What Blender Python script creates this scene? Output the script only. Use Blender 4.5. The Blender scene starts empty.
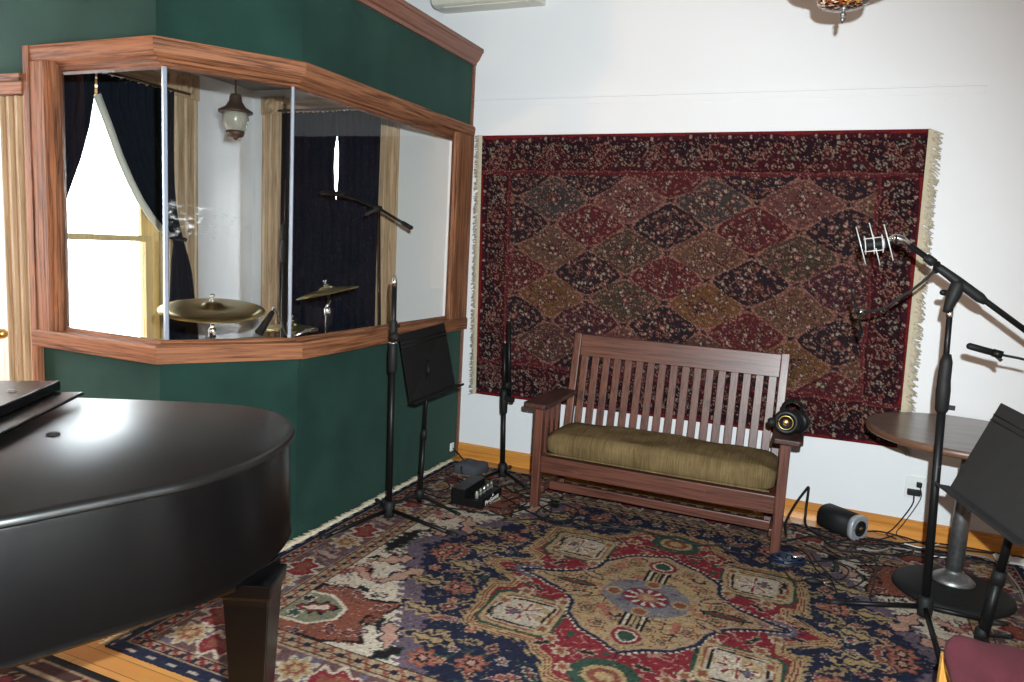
import bpy, bmesh, math, random
import numpy as np
from mathutils import Vector, Matrix

random.seed(7)
SC = bpy.context.scene
COL = SC.collection
PI = math.pi

# ------------------------------------------------------------------ materials
def lin(r, g, b):
    def f(c):
        c /= 255.0
        return c / 12.92 if c <= 0.04045 else ((c + 0.055) / 1.055) ** 2.4
    return (f(r), f(g), f(b), 1.0)

def new_mat(name):
    m = bpy.data.materials.new(name)
    m.use_nodes = True
    nt = m.node_tree
    nt.nodes.clear()
    out = nt.nodes.new('ShaderNodeOutputMaterial')
    b = nt.nodes.new('ShaderNodeBsdfPrincipled')
    nt.links.new(b.outputs[0], out.inputs[0])
    return m, nt, b

def plain(name, col, rough=0.5, metal=0.0, var=0.06, scale=18.0, bump=0.0, spec=0.5, coat=0.0, bscale=None):
    m, nt, b = new_mat(name)
    N, L = nt.nodes, nt.links
    tc = N.new('ShaderNodeTexCoord')
    nz = N.new('ShaderNodeTexNoise'); nz.inputs['Scale'].default_value = scale; nz.inputs['Detail'].default_value = 4
    L.new(tc.outputs['Object'], nz.inputs['Vector'])
    mx = N.new('ShaderNodeMix'); mx.data_type = 'RGBA'
    mx.inputs[6].default_value = (col[0] * (1 - var), col[1] * (1 - var), col[2] * (1 - var), 1)
    mx.inputs[7].default_value = (min(1, col[0] * (1 + var)), min(1, col[1] * (1 + var)), min(1, col[2] * (1 + var)), 1)
    L.new(nz.outputs['Fac'], mx.inputs[0]); L.new(mx.outputs[2], b.inputs['Base Color'])
    b.inputs['Roughness'].default_value = rough
    b.inputs['Metallic'].default_value = metal
    b.inputs['Specular IOR Level'].default_value = spec
    b.inputs['Coat Weight'].default_value = coat
    if bump:
        n2 = nz
        if bscale:
            n2 = N.new('ShaderNodeTexNoise'); n2.inputs['Scale'].default_value = bscale
            L.new(tc.outputs['Object'], n2.inputs['Vector'])
        bp = N.new('ShaderNodeBump'); bp.inputs['Strength'].default_value = bump; bp.inputs['Distance'].default_value = 0.01
        L.new(n2.outputs['Fac'], bp.inputs['Height']); L.new(bp.outputs[0], b.inputs['Normal'])
    return m

def wood(name, dark, light, axis='Z', rough=0.4, across=75.0, along=2.6, ang=0.0, spec=0.5, coat=0.0, bump=0.12):
    m, nt, b = new_mat(name)
    N, L = nt.nodes, nt.links
    tc = N.new('ShaderNodeTexCoord')
    r = N.new('ShaderNodeMapping'); r.inputs['Rotation'].default_value = (0, 0, ang)
    s = N.new('ShaderNodeMapping')
    sc = [across] * 3; sc['XYZ'.index(axis)] = along
    s.inputs['Scale'].default_value = sc
    L.new(tc.outputs['Object'], r.inputs['Vector']); L.new(r.outputs[0], s.inputs['Vector'])
    nz = N.new('ShaderNodeTexNoise'); nz.inputs['Scale'].default_value = 1.0; nz.inputs['Detail'].default_value = 7
    nz.inputs['Roughness'].default_value = 0.65; nz.inputs['Distortion'].default_value = 0.6
    L.new(s.outputs[0], nz.inputs['Vector'])
    rp = N.new('ShaderNodeValToRGB')
    rp.color_ramp.elements[0].position = 0.34; rp.color_ramp.elements[0].color = dark
    rp.color_ramp.elements[1].position = 0.56; rp.color_ramp.elements[1].color = light
    L.new(nz.outputs['Fac'], rp.inputs[0]); L.new(rp.outputs[0], b.inputs['Base Color'])
    bp = N.new('ShaderNodeBump'); bp.inputs['Strength'].default_value = bump; bp.inputs['Distance'].default_value = 0.004
    L.new(nz.outputs['Fac'], bp.inputs['Height']); L.new(bp.outputs[0], b.inputs['Normal'])
    b.inputs['Roughness'].default_value = rough
    b.inputs['Specular IOR Level'].default_value = spec
    b.inputs['Coat Weight'].default_value = coat
    b.inputs['Coat Roughness'].default_value = 0.15
    return m

def glass_mat(name, tint=(0.93, 0.935, 0.93, 1), smudge=False):
    m = bpy.data.materials.new(name); m.use_nodes = True
    nt = m.node_tree; N, L = nt.nodes, nt.links; N.clear()
    out = N.new('ShaderNodeOutputMaterial')
    tr = N.new('ShaderNodeBsdfTransparent'); tr.inputs[0].default_value = tint
    gl = N.new('ShaderNodeBsdfGlossy'); gl.inputs['Roughness'].default_value = 0.0
    fr = N.new('ShaderNodeFresnel'); fr.inputs[0].default_value = 1.45
    mx = N.new('ShaderNodeMixShader')
    ge = N.new('ShaderNodeNewGeometry')      # the sheet reflects at its front face only
    inv = N.new('ShaderNodeMath'); inv.operation = 'SUBTRACT'; inv.inputs[0].default_value = 1.0; L.new(ge.outputs['Backfacing'], inv.inputs[1])
    mul = N.new('ShaderNodeMath'); mul.operation = 'MULTIPLY'; L.new(fr.outputs[0], mul.inputs[0]); L.new(inv.outputs[0], mul.inputs[1])
    L.new(mul.outputs[0], mx.inputs[0]); L.new(tr.outputs[0], mx.inputs[1]); L.new(gl.outputs[0], mx.inputs[2])
    last = mx
    if smudge:
        tc = N.new('ShaderNodeTexCoord')
        mp = N.new('ShaderNodeMapping'); mp.inputs['Scale'].default_value = (14, 14, 30)
        L.new(tc.outputs['Object'], mp.inputs[0])
        nz = N.new('ShaderNodeTexNoise'); nz.inputs['Scale'].default_value = 1.6; nz.inputs['Detail'].default_value = 8; nz.inputs['Roughness'].default_value = 0.75
        L.new(mp.outputs[0], nz.inputs['Vector'])
        rp = N.new('ShaderNodeValToRGB'); rp.color_ramp.elements[0].position = 0.54; rp.color_ramp.elements[1].position = 0.66
        L.new(nz.outputs['Fac'], rp.inputs[0])
        # hand marks sit in one patch of the pane, about 1.6 m up
        sub = N.new('ShaderNodeVectorMath'); sub.operation = 'DISTANCE'
        sc = N.new('ShaderNodeMapping'); sc.inputs['Scale'].default_value = (1, 1, 3.2)
        L.new(tc.outputs['Object'], sc.inputs[0]); L.new(sc.outputs[0], sub.inputs[0])
        sub.inputs[1].default_value = (-0.36, -2.25, 1.63 * 3.2)
        mr = N.new('ShaderNodeMapRange'); mr.inputs[1].default_value = 0.05; mr.inputs[2].default_value = 0.32; mr.inputs[3].default_value = 1.0; mr.inputs[4].default_value = 0.0
        L.new(sub.outputs['Value'], mr.inputs[0])
        mu = N.new('ShaderNodeMath'); mu.operation = 'MULTIPLY'
        L.new(rp.outputs[0], mu.inputs[0]); L.new(mr.outputs[0], mu.inputs[1])
        df = N.new('ShaderNodeBsdfDiffuse'); df.inputs[0].default_value = (0.8, 0.8, 0.8, 1)
        m2 = N.new('ShaderNodeMixShader')
        L.new(mu.outputs[0], m2.inputs[0]); L.new(mx.outputs[0], m2.inputs[1]); L.new(df.outputs[0], m2.inputs[2])
        last = m2
    L.new(last.outputs[0], out.inputs[0])
    return m

def velvet(name, col, sheen=0.6):
    m, nt, b = new_mat(name)
    N, L = nt.nodes, nt.links
    tc = N.new('ShaderNodeTexCoord')
    n1 = N.new('ShaderNodeTexNoise'); n1.inputs['Scale'].default_value = 3.0; n1.inputs['Detail'].default_value = 5
    n2 = N.new('ShaderNodeTexNoise'); n2.inputs['Scale'].default_value = 260.0
    L.new(tc.outputs['Object'], n1.inputs['Vector']); L.new(tc.outputs['Object'], n2.inputs['Vector'])
    rp = N.new('ShaderNodeValToRGB')
    rp.color_ramp.elements[0].position = 0.3; rp.color_ramp.elements[0].color = (col[0] * .66, col[1] * .72, col[2] * .72, 1)
    rp.color_ramp.elements[1].position = 0.7; rp.color_ramp.elements[1].color = (col[0] * 1.25, col[1] * 1.2, col[2] * 1.2, 1)
    L.new(n1.outputs['Fac'], rp.inputs[0]); L.new(rp.outputs[0], b.inputs['Base Color'])
    bp = N.new('ShaderNodeBump'); bp.inputs['Strength'].default_value = 0.35; bp.inputs['Distance'].default_value = 0.003
    L.new(n2.outputs['Fac'], bp.inputs['Height']); L.new(bp.outputs[0], b.inputs['Normal'])
    b.inputs['Roughness'].default_value = 0.9
    b.inputs['Specular IOR Level'].default_value = 0.15
    b.inputs['Sheen Weight'].default_value = sheen
    b.inputs['Sheen Roughness'].default_value = 0.35
    b.inputs['Sheen Tint'].default_value = (0.5, 0.78, 0.66, 1)
    return m

def carpet_mat(name, bscale=420.0):
    m, nt, b = new_mat(name)
    N, L = nt.nodes, nt.links
    at = N.new('ShaderNodeVertexColor'); at.layer_name = 'Weave'
    tc = N.new('ShaderNodeTexCoord')
    nz = N.new('ShaderNodeTexNoise'); nz.inputs['Scale'].default_value = bscale
    L.new(tc.outputs['Object'], nz.inputs['Vector'])
    hs = N.new('ShaderNodeMix'); hs.data_type = 'RGBA'; hs.blend_type = 'MULTIPLY'; hs.inputs[0].default_value = 0.5
    rp = N.new('ShaderNodeValToRGB'); rp.color_ramp.elements[0].position = 0.3; rp.color_ramp.elements[1].position = 0.62
    rp.color_ramp.elements[0].color = (0.35, 0.35, 0.35, 1)
    L.new(nz.outputs['Fac'], rp.inputs[0])
    L.new(at.outputs[0], hs.inputs[6]); L.new(rp.outputs[0], hs.inputs[7]); L.new(hs.outputs[2], b.inputs['Base Color'])
    bp = N.new('ShaderNodeBump'); bp.inputs['Strength'].default_value = 0.4; bp.inputs['Distance'].default_value = 0.003
    L.new(nz.outputs['Fac'], bp.inputs['Height']); L.new(bp.outputs[0], b.inputs['Normal'])
    b.inputs['Roughness'].default_value = 0.95; b.inputs['Specular IOR Level'].default_value = 0.1
    return m

ANG_MID = math.atan2(0.538, 0.385)
OAK_D, OAK_L = (0.050, 0.016, 0.007, 1), (0.285, 0.115, 0.055, 1)
M = {}
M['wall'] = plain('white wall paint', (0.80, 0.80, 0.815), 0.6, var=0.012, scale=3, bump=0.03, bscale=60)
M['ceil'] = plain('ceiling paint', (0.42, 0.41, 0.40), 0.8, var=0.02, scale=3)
M['booth_ceil'] = plain('grey brown booth ceiling', (0.16, 0.14, 0.125), 0.8, var=0.1)
M['green'] = velvet('green velvet wall fabric', (0.0115, 0.036, 0.028), 0.55)
M['oak_x'] = wood('oak trim along x', OAK_D, OAK_L, 'X', 0.6, spec=0.15)
M['oak_y'] = wood('oak trim along y', OAK_D, OAK_L, 'Y', 0.6, spec=0.15)
M['oak_z'] = wood('oak trim upright', OAK_D, OAK_L, 'Z', 0.6, spec=0.15)
M['oak_m'] = wood('oak trim diagonal', OAK_D, OAK_L, 'X', 0.6, ang=-ANG_MID, spec=0.15)
M['crown'] = wood('brown crown moulding', (0.11, 0.04, 0.025, 1), (0.22, 0.085, 0.05, 1), 'Y', 0.45)
PALE_D, PALE_L = (0.33, 0.205, 0.11, 1), (0.62, 0.44, 0.275, 1)
M['pale_z'] = wood('pale stripped wood upright', PALE_D, PALE_L, 'Z', 0.5, across=60)
M['pale_x'] = wood('pale stripped wood along x', PALE_D, PALE_L, 'X', 0.5, across=60)
M['pale_y'] = wood('pale stripped wood along y', PALE_D, PALE_L, 'Y', 0.5, across=60)
M['casing_z'] = wood('pale brown door casing', (0.20, 0.125, 0.065, 1), (0.38, 0.27, 0.165, 1), 'Z', 0.6, across=60, spec=0.15)
M['honey_x'] = wood('orange varnished wood along x', (0.42, 0.15, 0.025, 1), (0.68, 0.29, 0.06, 1), 'X', 0.3, across=22, along=1.0, coat=0.3)
M['honey_z'] = wood('orange varnished wood upright', (0.45, 0.20, 0.04, 1), (0.72, 0.36, 0.09, 1), 'Z', 0.3, across=22, along=1.0)
BEN_D, BEN_L = (0.042, 0.014, 0.010, 1), (0.135, 0.046, 0.030, 1)
M['ben_x'] = wood('dark brown bench wood along x', BEN_D, BEN_L, 'X', 0.38, coat=0.15)
M['ben_y'] = wood('dark brown bench wood along y', BEN_D, BEN_L, 'Y', 0.38, coat=0.15)
M['ben_z'] = wood('dark brown bench wood upright', BEN_D, BEN_L, 'Z', 0.38, coat=0.15)
def plush():
    m, nt, b = new_mat('olive tan corduroy plush')
    N, L = nt.nodes, nt.links
    tc = N.new('ShaderNodeTexCoord')
    n1 = N.new('ShaderNodeTexNoise'); n1.inputs['Scale'].default_value = 7; n1.inputs['Detail'].default_value = 5
    L.new(tc.outputs['Object'], n1.inputs['Vector'])
    mp = N.new('ShaderNodeMapping'); mp.inputs['Scale'].default_value = (170, 6, 12); L.new(tc.outputs['Object'], mp.inputs[0])
    n2 = N.new('ShaderNodeTexNoise'); n2.inputs['Scale'].default_value = 1; n2.inputs['Detail'].default_value = 3; L.new(mp.outputs[0], n2.inputs['Vector'])
    ad = N.new('ShaderNodeMath'); ad.operation = 'ADD'; L.new(n1.outputs['Fac'], ad.inputs[0]); L.new(n2.outputs['Fac'], ad.inputs[1])
    rp = N.new('ShaderNodeValToRGB'); rp.color_ramp.elements[0].position = .35; rp.color_ramp.elements[1].position = .68
    rp.color_ramp.elements[0].color = (.095, .062, .026, 1); rp.color_ramp.elements[1].color = (.215, .150, .072, 1)
    hf = N.new('ShaderNodeMath'); hf.operation = 'MULTIPLY'; hf.inputs[1].default_value = .5; L.new(ad.outputs[0], hf.inputs[0])
    L.new(hf.outputs[0], rp.inputs[0]); L.new(rp.outputs[0], b.inputs['Base Color'])
    bp = N.new('ShaderNodeBump'); bp.inputs['Strength'].default_value = .4; bp.inputs['Distance'].default_value = .006
    L.new(n2.outputs['Fac'], bp.inputs['Height']); L.new(bp.outputs[0], b.inputs['Normal'])
    b.inputs['Roughness'].default_value = .95; b.inputs['Specular IOR Level'].default_value = .1
    return m
M['cushion'] = plush()
M['ben_arm'] = wood('dark brown arm wood along y', (0.018, 0.007, 0.006, 1), (0.062, 0.024, 0.018, 1), 'Y', 0.42)  # armrests in a darker tone than the rest of the bench wood
M['piano'] = plain('black satin lacquer', (0.0012, 0.0012, 0.0014), 0.27, var=0.2, scale=6, bump=0.012, bscale=9, spec=0.34)
M['lid'] = plain('black worn lid lacquer', (0.002, 0.002, 0.0021), 0.36, var=0.3, scale=7, bump=0.02, bscale=12, spec=0.75)
M['black'] = plain('black powder coat', (0.006, 0.006, 0.0065), 0.42, var=0.1, spec=0.25)
M['blackmatte'] = plain('matte black metal', (0.008, 0.0078, 0.0078), 0.6, var=0.12, scale=8, spec=0.25)
M['greymatte'] = plain('worn black sheet metal', (0.026, 0.026, 0.026), 0.5, var=0.2, scale=10, spec=0.35)
M['rubber'] = plain('black rubber', (0.010, 0.010, 0.010), 0.6, spec=0.3)
M['cable'] = plain('black cable rubber', (0.008, 0.008, 0.008), 0.55, spec=0.3)
M['greycable'] = plain('grey cable', (0.22, 0.21, 0.19), 0.5)
M['whitecable'] = plain('white cable', (0.75, 0.75, 0.72), 0.5)
M['bluecable'] = plain('dark blue cable', (0.006, 0.013, 0.034), 0.4)
M['chrome'] = plain('chrome', (0.75, 0.75, 0.76), 0.18, 1.0, var=0.03)
M['steel'] = plain('mottled grey steel', (0.24, 0.24, 0.24), 0.42, 0.85, var=0.5, scale=45)
M['bronze'] = plain('cymbal bronze', (0.50, 0.40, 0.17), 0.28, 1.0, var=0.12, scale=14)
M['greycloth'] = plain('dark grey cloth', (0.050, 0.052, 0.060), 0.9, var=0.15, bump=0.1)
M['curtain'] = plain('black navy drape', (0.0065, 0.0095, 0.019), 0.9, var=0.25, scale=30, bump=0.15, spec=0.15)
M['lining'] = plain('cream curtain lining', (0.78, 0.76, 0.66), 0.9)
M['fringe'] = plain('cream wool fringe', (0.52, 0.45, 0.33), 0.95, var=0.2, scale=40)
M['white'] = plain('white plastic', (0.78, 0.78, 0.76), 0.4, var=0.02)
M['cream'] = plain('cream plastic', (0.66, 0.64, 0.56), 0.45, var=0.03)
M['tabletop'] = wood('dark brown table laminate', (0.055, 0.032, 0.024, 1), (0.13, 0.085, 0.068, 1), 'X', 0.3, across=14, coat=0.2)
M['tableedge'] = plain('brown table edge', (0.12, 0.055, 0.032), 0.4)
M['burgundy'] = plain('burgundy upholstery', (0.105, 0.014, 0.024), 0.9, var=0.2, scale=120, bump=0.15)
M['silver'] = plain('silver plastic', (0.42, 0.43, 0.46), 0.4, 0.3)
M['wire'] = plain('bright nickel wire', (0.85, 0.85, 0.84), 0.45, 0.35)
M['brass'] = plain('brass', (0.62, 0.43, 0.16), 0.3, 1.0)
M['rust'] = plain('bronze lantern metal', (0.10, 0.055, 0.04), 0.5, 0.4, var=0.3)
M['frost'] = plain('frosted lantern glass', (0.42, 0.40, 0.33), 0.25, var=0.08)
M['bulb'] = plain('white bulb glass', (0.9, 0.9, 0.9), 0.1)
M['glass'] = glass_mat('clear glass')
M['glass_smudged'] = glass_mat('clear glass with hand marks', smudge=True)
M['edge'] = plain('polished glass edge', (0.27, 0.30, 0.37), 0.25, var=0.15)
M['drumshell'] = plain('dark drum shell', (0.02, 0.02, 0.03), 0.25)
M['drumhead'] = plain('coated drum head', (0.6, 0.6, 0.58), 0.7)
M['sash'] = wood('honey window sash', (0.70, 0.50, 0.22, 1), (0.84, 0.66, 0.36, 1), 'Z', 0.45, across=40)
M['tube'] = plain('valve glass and getter silver', (0.7, 0.68, 0.6), 0.15, 0.6)
M['outside'] = plain('pale brick facade', (0.75, 0.74, 0.73), 0.9, var=0.05)
M['outside_win'] = plain('pale green window panes outside', (0.10, 0.16, 0.155), 0.4)
def sheer():
    m = bpy.data.materials.new('sheer cream curtain'); m.use_nodes = True
    nt = m.node_tree; N, L = nt.nodes, nt.links; N.clear()
    out = N.new('ShaderNodeOutputMaterial'); df = N.new('ShaderNodeBsdfDiffuse'); tl = N.new('ShaderNodeBsdfTranslucent'); mx = N.new('ShaderNodeMixShader')
    tc = N.new('ShaderNodeTexCoord'); mp = N.new('ShaderNodeMapping'); mp.inputs['Scale'].default_value = (1, 16, .4); nz = N.new('ShaderNodeTexNoise'); nz.inputs['Scale'].default_value = 1.0
    L.new(tc.outputs['Object'], mp.inputs[0]); L.new(mp.outputs[0], nz.inputs['Vector'])
    rp = N.new('ShaderNodeValToRGB'); rp.color_ramp.elements[0].position = .42; rp.color_ramp.elements[1].position = .6
    rp.color_ramp.elements[0].color = (.06, .055, .05, 1); rp.color_ramp.elements[1].color = (.85, .84, .80, 1)  # uneven bands of translucency, so the window light comes through in streaks
    L.new(nz.outputs['Fac'], rp.inputs[0]); L.new(rp.outputs[0], tl.inputs[0])
    df.inputs[0].default_value = (.7, .68, .62, 1); mx.inputs[0].default_value = .6
    L.new(df.outputs[0], mx.inputs[1]); L.new(tl.outputs[0], mx.inputs[2]); L.new(mx.outputs[0], out.inputs[0])
    return m
M['sheer'] = sheer()
M['rug'] = carpet_mat('knotted wool pile')

def floor_mat():
    m, nt, b = new_mat('orange oak floor boards')
    N, L = nt.nodes, nt.links
    tc = N.new('ShaderNodeTexCoord')
    br = N.new('ShaderNodeTexBrick')
    br.inputs['Scale'].default_value = 1.0; br.inputs['Brick Width'].default_value = 1.4; br.inputs['Row Height'].default_value = 0.07
    br.inputs['Mortar Size'].default_value = 0.0016
    br.inputs['Color1'].default_value = (0.50, 0.21, 0.055, 1); br.inputs['Color2'].default_value = (0.60, 0.28, 0.085, 1); br.inputs['Mortar'].default_value = (0.12, 0.05, 0.02, 1)
    L.new(tc.outputs['Object'], br.inputs['Vector'])
    mp = N.new('ShaderNodeMapping'); mp.inputs['Scale'].default_value = (2, 45, 1)
    nz = N.new('ShaderNodeTexNoise'); nz.inputs['Detail'].default_value = 6
    L.new(tc.outputs['Object'], mp.inputs[0]); L.new(mp.outputs[0], nz.inputs['Vector']); nz.inputs['Scale'].default_value = 1
    mx = N.new('ShaderNodeMix'); mx.data_type = 'RGBA'; mx.blend_type = 'MULTIPLY'; mx.inputs[0].default_value = 0.35
    L.new(br.outputs[0], mx.inputs[6]); L.new(nz.outputs['Color'], mx.inputs[7]); L.new(mx.outputs[2], b.inputs['Base Color'])
    b.inputs['Roughness'].default_value = 0.32
    return m
M['floor'] = floor_mat()

# ------------------------------------------------------------------ builders
def world_loc(o):
    v = Vector((0, 0, 0))
    while o is not None:
        v += o.location; o = o.parent
    return v

def frame(d, up=Vector((0, 0, 1))):
    d = d.normalized()
    if abs(d.dot(up)) > 0.98: up = Vector((1, 0, 0))
    s = d.cross(up).normalized(); u = s.cross(d).normalized()
    return s, u

class MB:
    def __init__(self): self.bm = bmesh.new()
    def quad_ring(self, rings, closed=True, cap=True, smooth=True):
        bm = self.bm
        R = [[bm.verts.new(p) for p in r] for r in rings]
        n = len(R[0])
        for a, b in zip(R, R[1:]):
            for i in range(n if closed else n - 1):
                j = (i + 1) % n
                try:
                    f = bm.faces.new((a[i], a[j], b[j], b[i])); f.smooth = smooth
                except ValueError: pass
        if cap and closed:
            for r in (R[0], R[-1]):
                try: bm.faces.new(r)
                except ValueError: pass
        return self
    def box(self, x0, x1, y0, y1, z0, z1):
        return self.prism([(x0, y0), (x1, y0), (x1, y1), (x0, y1)], z0, z1)
    def prism(self, pts, z0, z1):
        return self.quad_ring([[(p[0], p[1], z0) for p in pts], [(p[0], p[1], z1) for p in pts]], smooth=False)
    def hexa(self, c8):
        """eight corners: four of the bottom loop, four of the top loop"""
        return self.quad_ring([c8[:4], c8[4:]], smooth=False)
    def bar(self, p0, p1, w, h, up=(0, 0, 1)):
        p0, p1 = Vector(p0), Vector(p1); s, u = frame(p1 - p0, Vector(up))
        r = lambda p: [p + s * w / 2 + u * h / 2, p - s * w / 2 + u * h / 2, p - s * w / 2 - u * h / 2, p + s * w / 2 - u * h / 2]
        return self.quad_ring([r(p0), r(p1)], smooth=False)
    def tube(self, pts, rad, n=10, smooth=True):
        pts = [Vector(p) for p in pts]
        if not isinstance(rad, (list, tuple)): rad = [rad] * len(pts)
        rings = []; s = None
        for i, p in enumerate(pts):
            d = (pts[min(i + 1, len(pts) - 1)] - pts[max(i - 1, 0)])
            if d.length < 1e-9: d = Vector((0, 0, 1))
            if s is None: s, u = frame(d)
            else:
                d.normalize(); s = (s - d * s.dot(d))
                if s.length < 1e-6: s, u = frame(d)
                s.normalize(); u = s.cross(d).normalized()
            rings.append([p + (s * math.cos(2 * PI * k / n) + u * math.sin(2 * PI * k / n)) * rad[i] for k in range(n)])
        return self.quad_ring(rings, smooth=smooth)
    def lathe(self, prof, c, axis=(0, 0, 1), n=32, cap=True):
        c = Vector(c); a = Vector(axis).normalized(); s, u = frame(a)
        rings = [[c + a * z + (s * math.cos(2 * PI * k / n) + u * math.sin(2 * PI * k / n)) * max(r, 1e-4) for k in range(n)] for r, z in prof]
        return self.quad_ring(rings, cap=cap)
    def ball(self, c, r, sx=1, sy=1, sz=1, n=16):
        c = Vector(c)
        rings = []
        for i in range(1, n):
            t = PI * i / n
            rings.append([c + Vector((math.cos(2 * PI * k / (2 * n)) * math.sin(t) * r * sx, math.sin(2 * PI * k / (2 * n)) * math.sin(t) * r * sy, math.cos(t) * r * sz)) for k in range(2 * n)])
        return self.quad_ring(rings)
    def torus(self, c, R, r, axis=(0, 0, 1), n=28, m=8, a0=0, a1=2 * PI):
        c = Vector(c); a = Vector(axis).normalized(); s, u = frame(a)
        k = n if abs(a1 - a0 - 2 * PI) > 1e-6 else n
        pts = [c + (s * math.cos(a0 + (a1 - a0) * i / k) + u * math.sin(a0 + (a1 - a0) * i / k)) * R for i in range(k + 1)]
        return self.tube(pts, r, m)
    def build(self, name, mat, parent=None, bevel=0.0, seg=2, sharp=35):
        bm = self.bm
        bmesh.ops.remove_doubles(bm, verts=bm.verts, dist=1e-6)
        bmesh.ops.recalc_face_normals(bm, faces=bm.faces)
        if parent is not None: org = world_loc(parent)
        else:
            xs = [v.co for v in bm.verts]
            lo = [min(v[i] for v in xs) for i in range(3)]; hi = [max(v[i] for v in xs) for i in range(3)]
            org = Vector(((lo[0] + hi[0]) / 2, (lo[1] + hi[1]) / 2, lo[2]))
        return self._link(name, mat, parent, org, bevel, seg)
    def build_world(self, name, mat, parent=None, bevel=0.0, seg=2):
        """mesh that keeps the world origin, so object coordinates equal room coordinates"""
        bmesh.ops.remove_doubles(self.bm, verts=self.bm.verts, dist=1e-6)
        bmesh.ops.recalc_face_normals(self.bm, faces=self.bm.faces)
        return self._link(name, mat, parent, Vector((0, 0, 0)) if parent is None else world_loc(parent), bevel, seg)
    def _link(self, name, mat, parent, org, bevel, seg):
        bmesh.ops.translate(self.bm, verts=self.bm.verts, vec=-org)
        me = bpy.data.meshes.new(name); self.bm.to_mesh(me); self.bm.free()
        me.materials.append(M[mat])
        o = bpy.data.objects.new(name, me); COL.objects.link(o)
        if parent is None: o.location = org
        else: o.parent = parent
        if bevel:
            md = o.modifiers.new('edge', 'BEVEL'); md.width = bevel; md.segments = seg; md.limit_method = 'ANGLE'; md.angle_limit = math.radians(35)
            md.harden_normals = False
        return o

def thing(name, label, cat, loc, group=None):
    o = bpy.data.objects.new(name, None); COL.objects.link(o)
    o.location = loc; o.empty_display_size = 0.1
    return tag(o, label, cat, group)
def tag(o, label, cat, group=None):
    o['label'] = label; o['category'] = cat
    if group: o['group'] = group
    return o
def struct(o):
    o['kind'] = 'structure'; return o

def spline(pts, n=10):
    pts = [Vector(p) for p in pts]
    if len(pts) < 3: return pts
    P = [pts[0] * 2 - pts[1]] + pts + [pts[-1] * 2 - pts[-2]]
    out = []
    for i in range(1, len(P) - 2):
        a, b, c, d = P[i - 1:i + 3]
        for k in range(n):
            t = k / n
            out.append(0.5 * ((2 * b) + (c - a) * t + (2 * a - 5 * b + 4 * c - d) * t * t + (3 * b - a - 3 * c + d) * t ** 3))
    out.append(pts[-1]); return out

# ------------------------------------------------------------------ room shell
XL, XR, YF, CEIL = -3.2, 4.7, -6.6, 3.6
A, B, Cc, D = (0.0, 0.0), (0.0, -1.848), (-0.385, -2.386), (-1.236, -2.386)
BX = -2.03                       # booth's outer (street) wall
BCEIL = 2.73
ZS, ZL, ZTOP = 0.965, 2.418, 2.93

def wall_with_holes(name, mat, axis, pos, thick, a0, a1, z0, z1, holes):
    """wall in plane axis=pos; thickness goes to pos+thick; holes = (a0,a1,z0,z1)"""
    b = MB()
    cuts = sorted({a0, a1, *[h[0] for h in holes], *[h[1] for h in holes]})
    for s, e in zip(cuts, cuts[1:]):
        spans = [(z0, z1)]
        for h in holes:
            if h[0] <= s + 1e-6 and h[1] >= e - 1e-6:
                spans = [(z0, h[2]), (h[3], z1)]
        for q0, q1 in spans:
            if q1 - q0 < 1e-4: continue
            p0, p1 = min(pos, pos + thick), max(pos, pos + thick)
            if axis == 'x': b.box(p0, p1, s, e, q0, q1)
            else: b.box(s, e, p0, p1, q0, q1)
    return struct(b.build_world(name, mat))

struct(MB().box(XL - .4, XR + .2, YF - .2, 0.3, -0.1, 0).build_world('floor', 'floor'))
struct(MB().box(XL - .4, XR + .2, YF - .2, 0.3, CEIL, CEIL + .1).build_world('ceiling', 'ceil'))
W5 = (-1.70, -0.80, 0.45, 2.53)       # curtained window in the booth's back wall
W4 = (-1.95, -0.87, 0.50, 2.52)       # bright sash window in the booth's street wall
wall_with_holes('wall_back', 'wall', 'y', 0.0, 0.22, BX - .22, XR, 0, CEIL, [W5])
wall_with_holes('wall_booth_street', 'wall', 'x', BX, -0.22, -2.258, 0.0, 0, CEIL, [W4])
W7 = (-4.64, -3.90, 0.95, 2.30)
wall_with_holes('wall_right', 'wall', 'x', XR, 0.15, YF, 0.0, 0, CEIL, [W7])
wall_with_holes('wall_rear', 'green', 'y', YF, -0.15, XL, XR, 0, CEIL, [])
W6 = (-3.70, -2.60, 0.75, 2.85)
wall_with_holes('wall_left', 'green', 'x', XL, -0.2, YF, -2.258, 0, CEIL, [W6])
wall_with_holes('wall_left_front', 'green', 'y', -2.358, 0.10, XL, -1.234, 0, CEIL, [(-2.35, -1.43, 0, 2.19)])
# booth ceiling
cb = MB(); cb.prism([(BX, 0), (-.14, 0), (-.14, -1.80), (-.47, -2.25), (-1.228, -2.25), (BX, -2.25)], BCEIL, BCEIL + .06)
struct(cb.build_world('ceiling_booth', 'booth_ceil'))
rb = MB(); rb.prism([(-2.03, 0), (-.04, 0), (-.04, -1.84), (-.41, -2.35), (-2.03, -2.35)], ZTOP - .05, ZTOP)
struct(rb.build_world('roof_booth', 'booth_ceil'))

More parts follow.
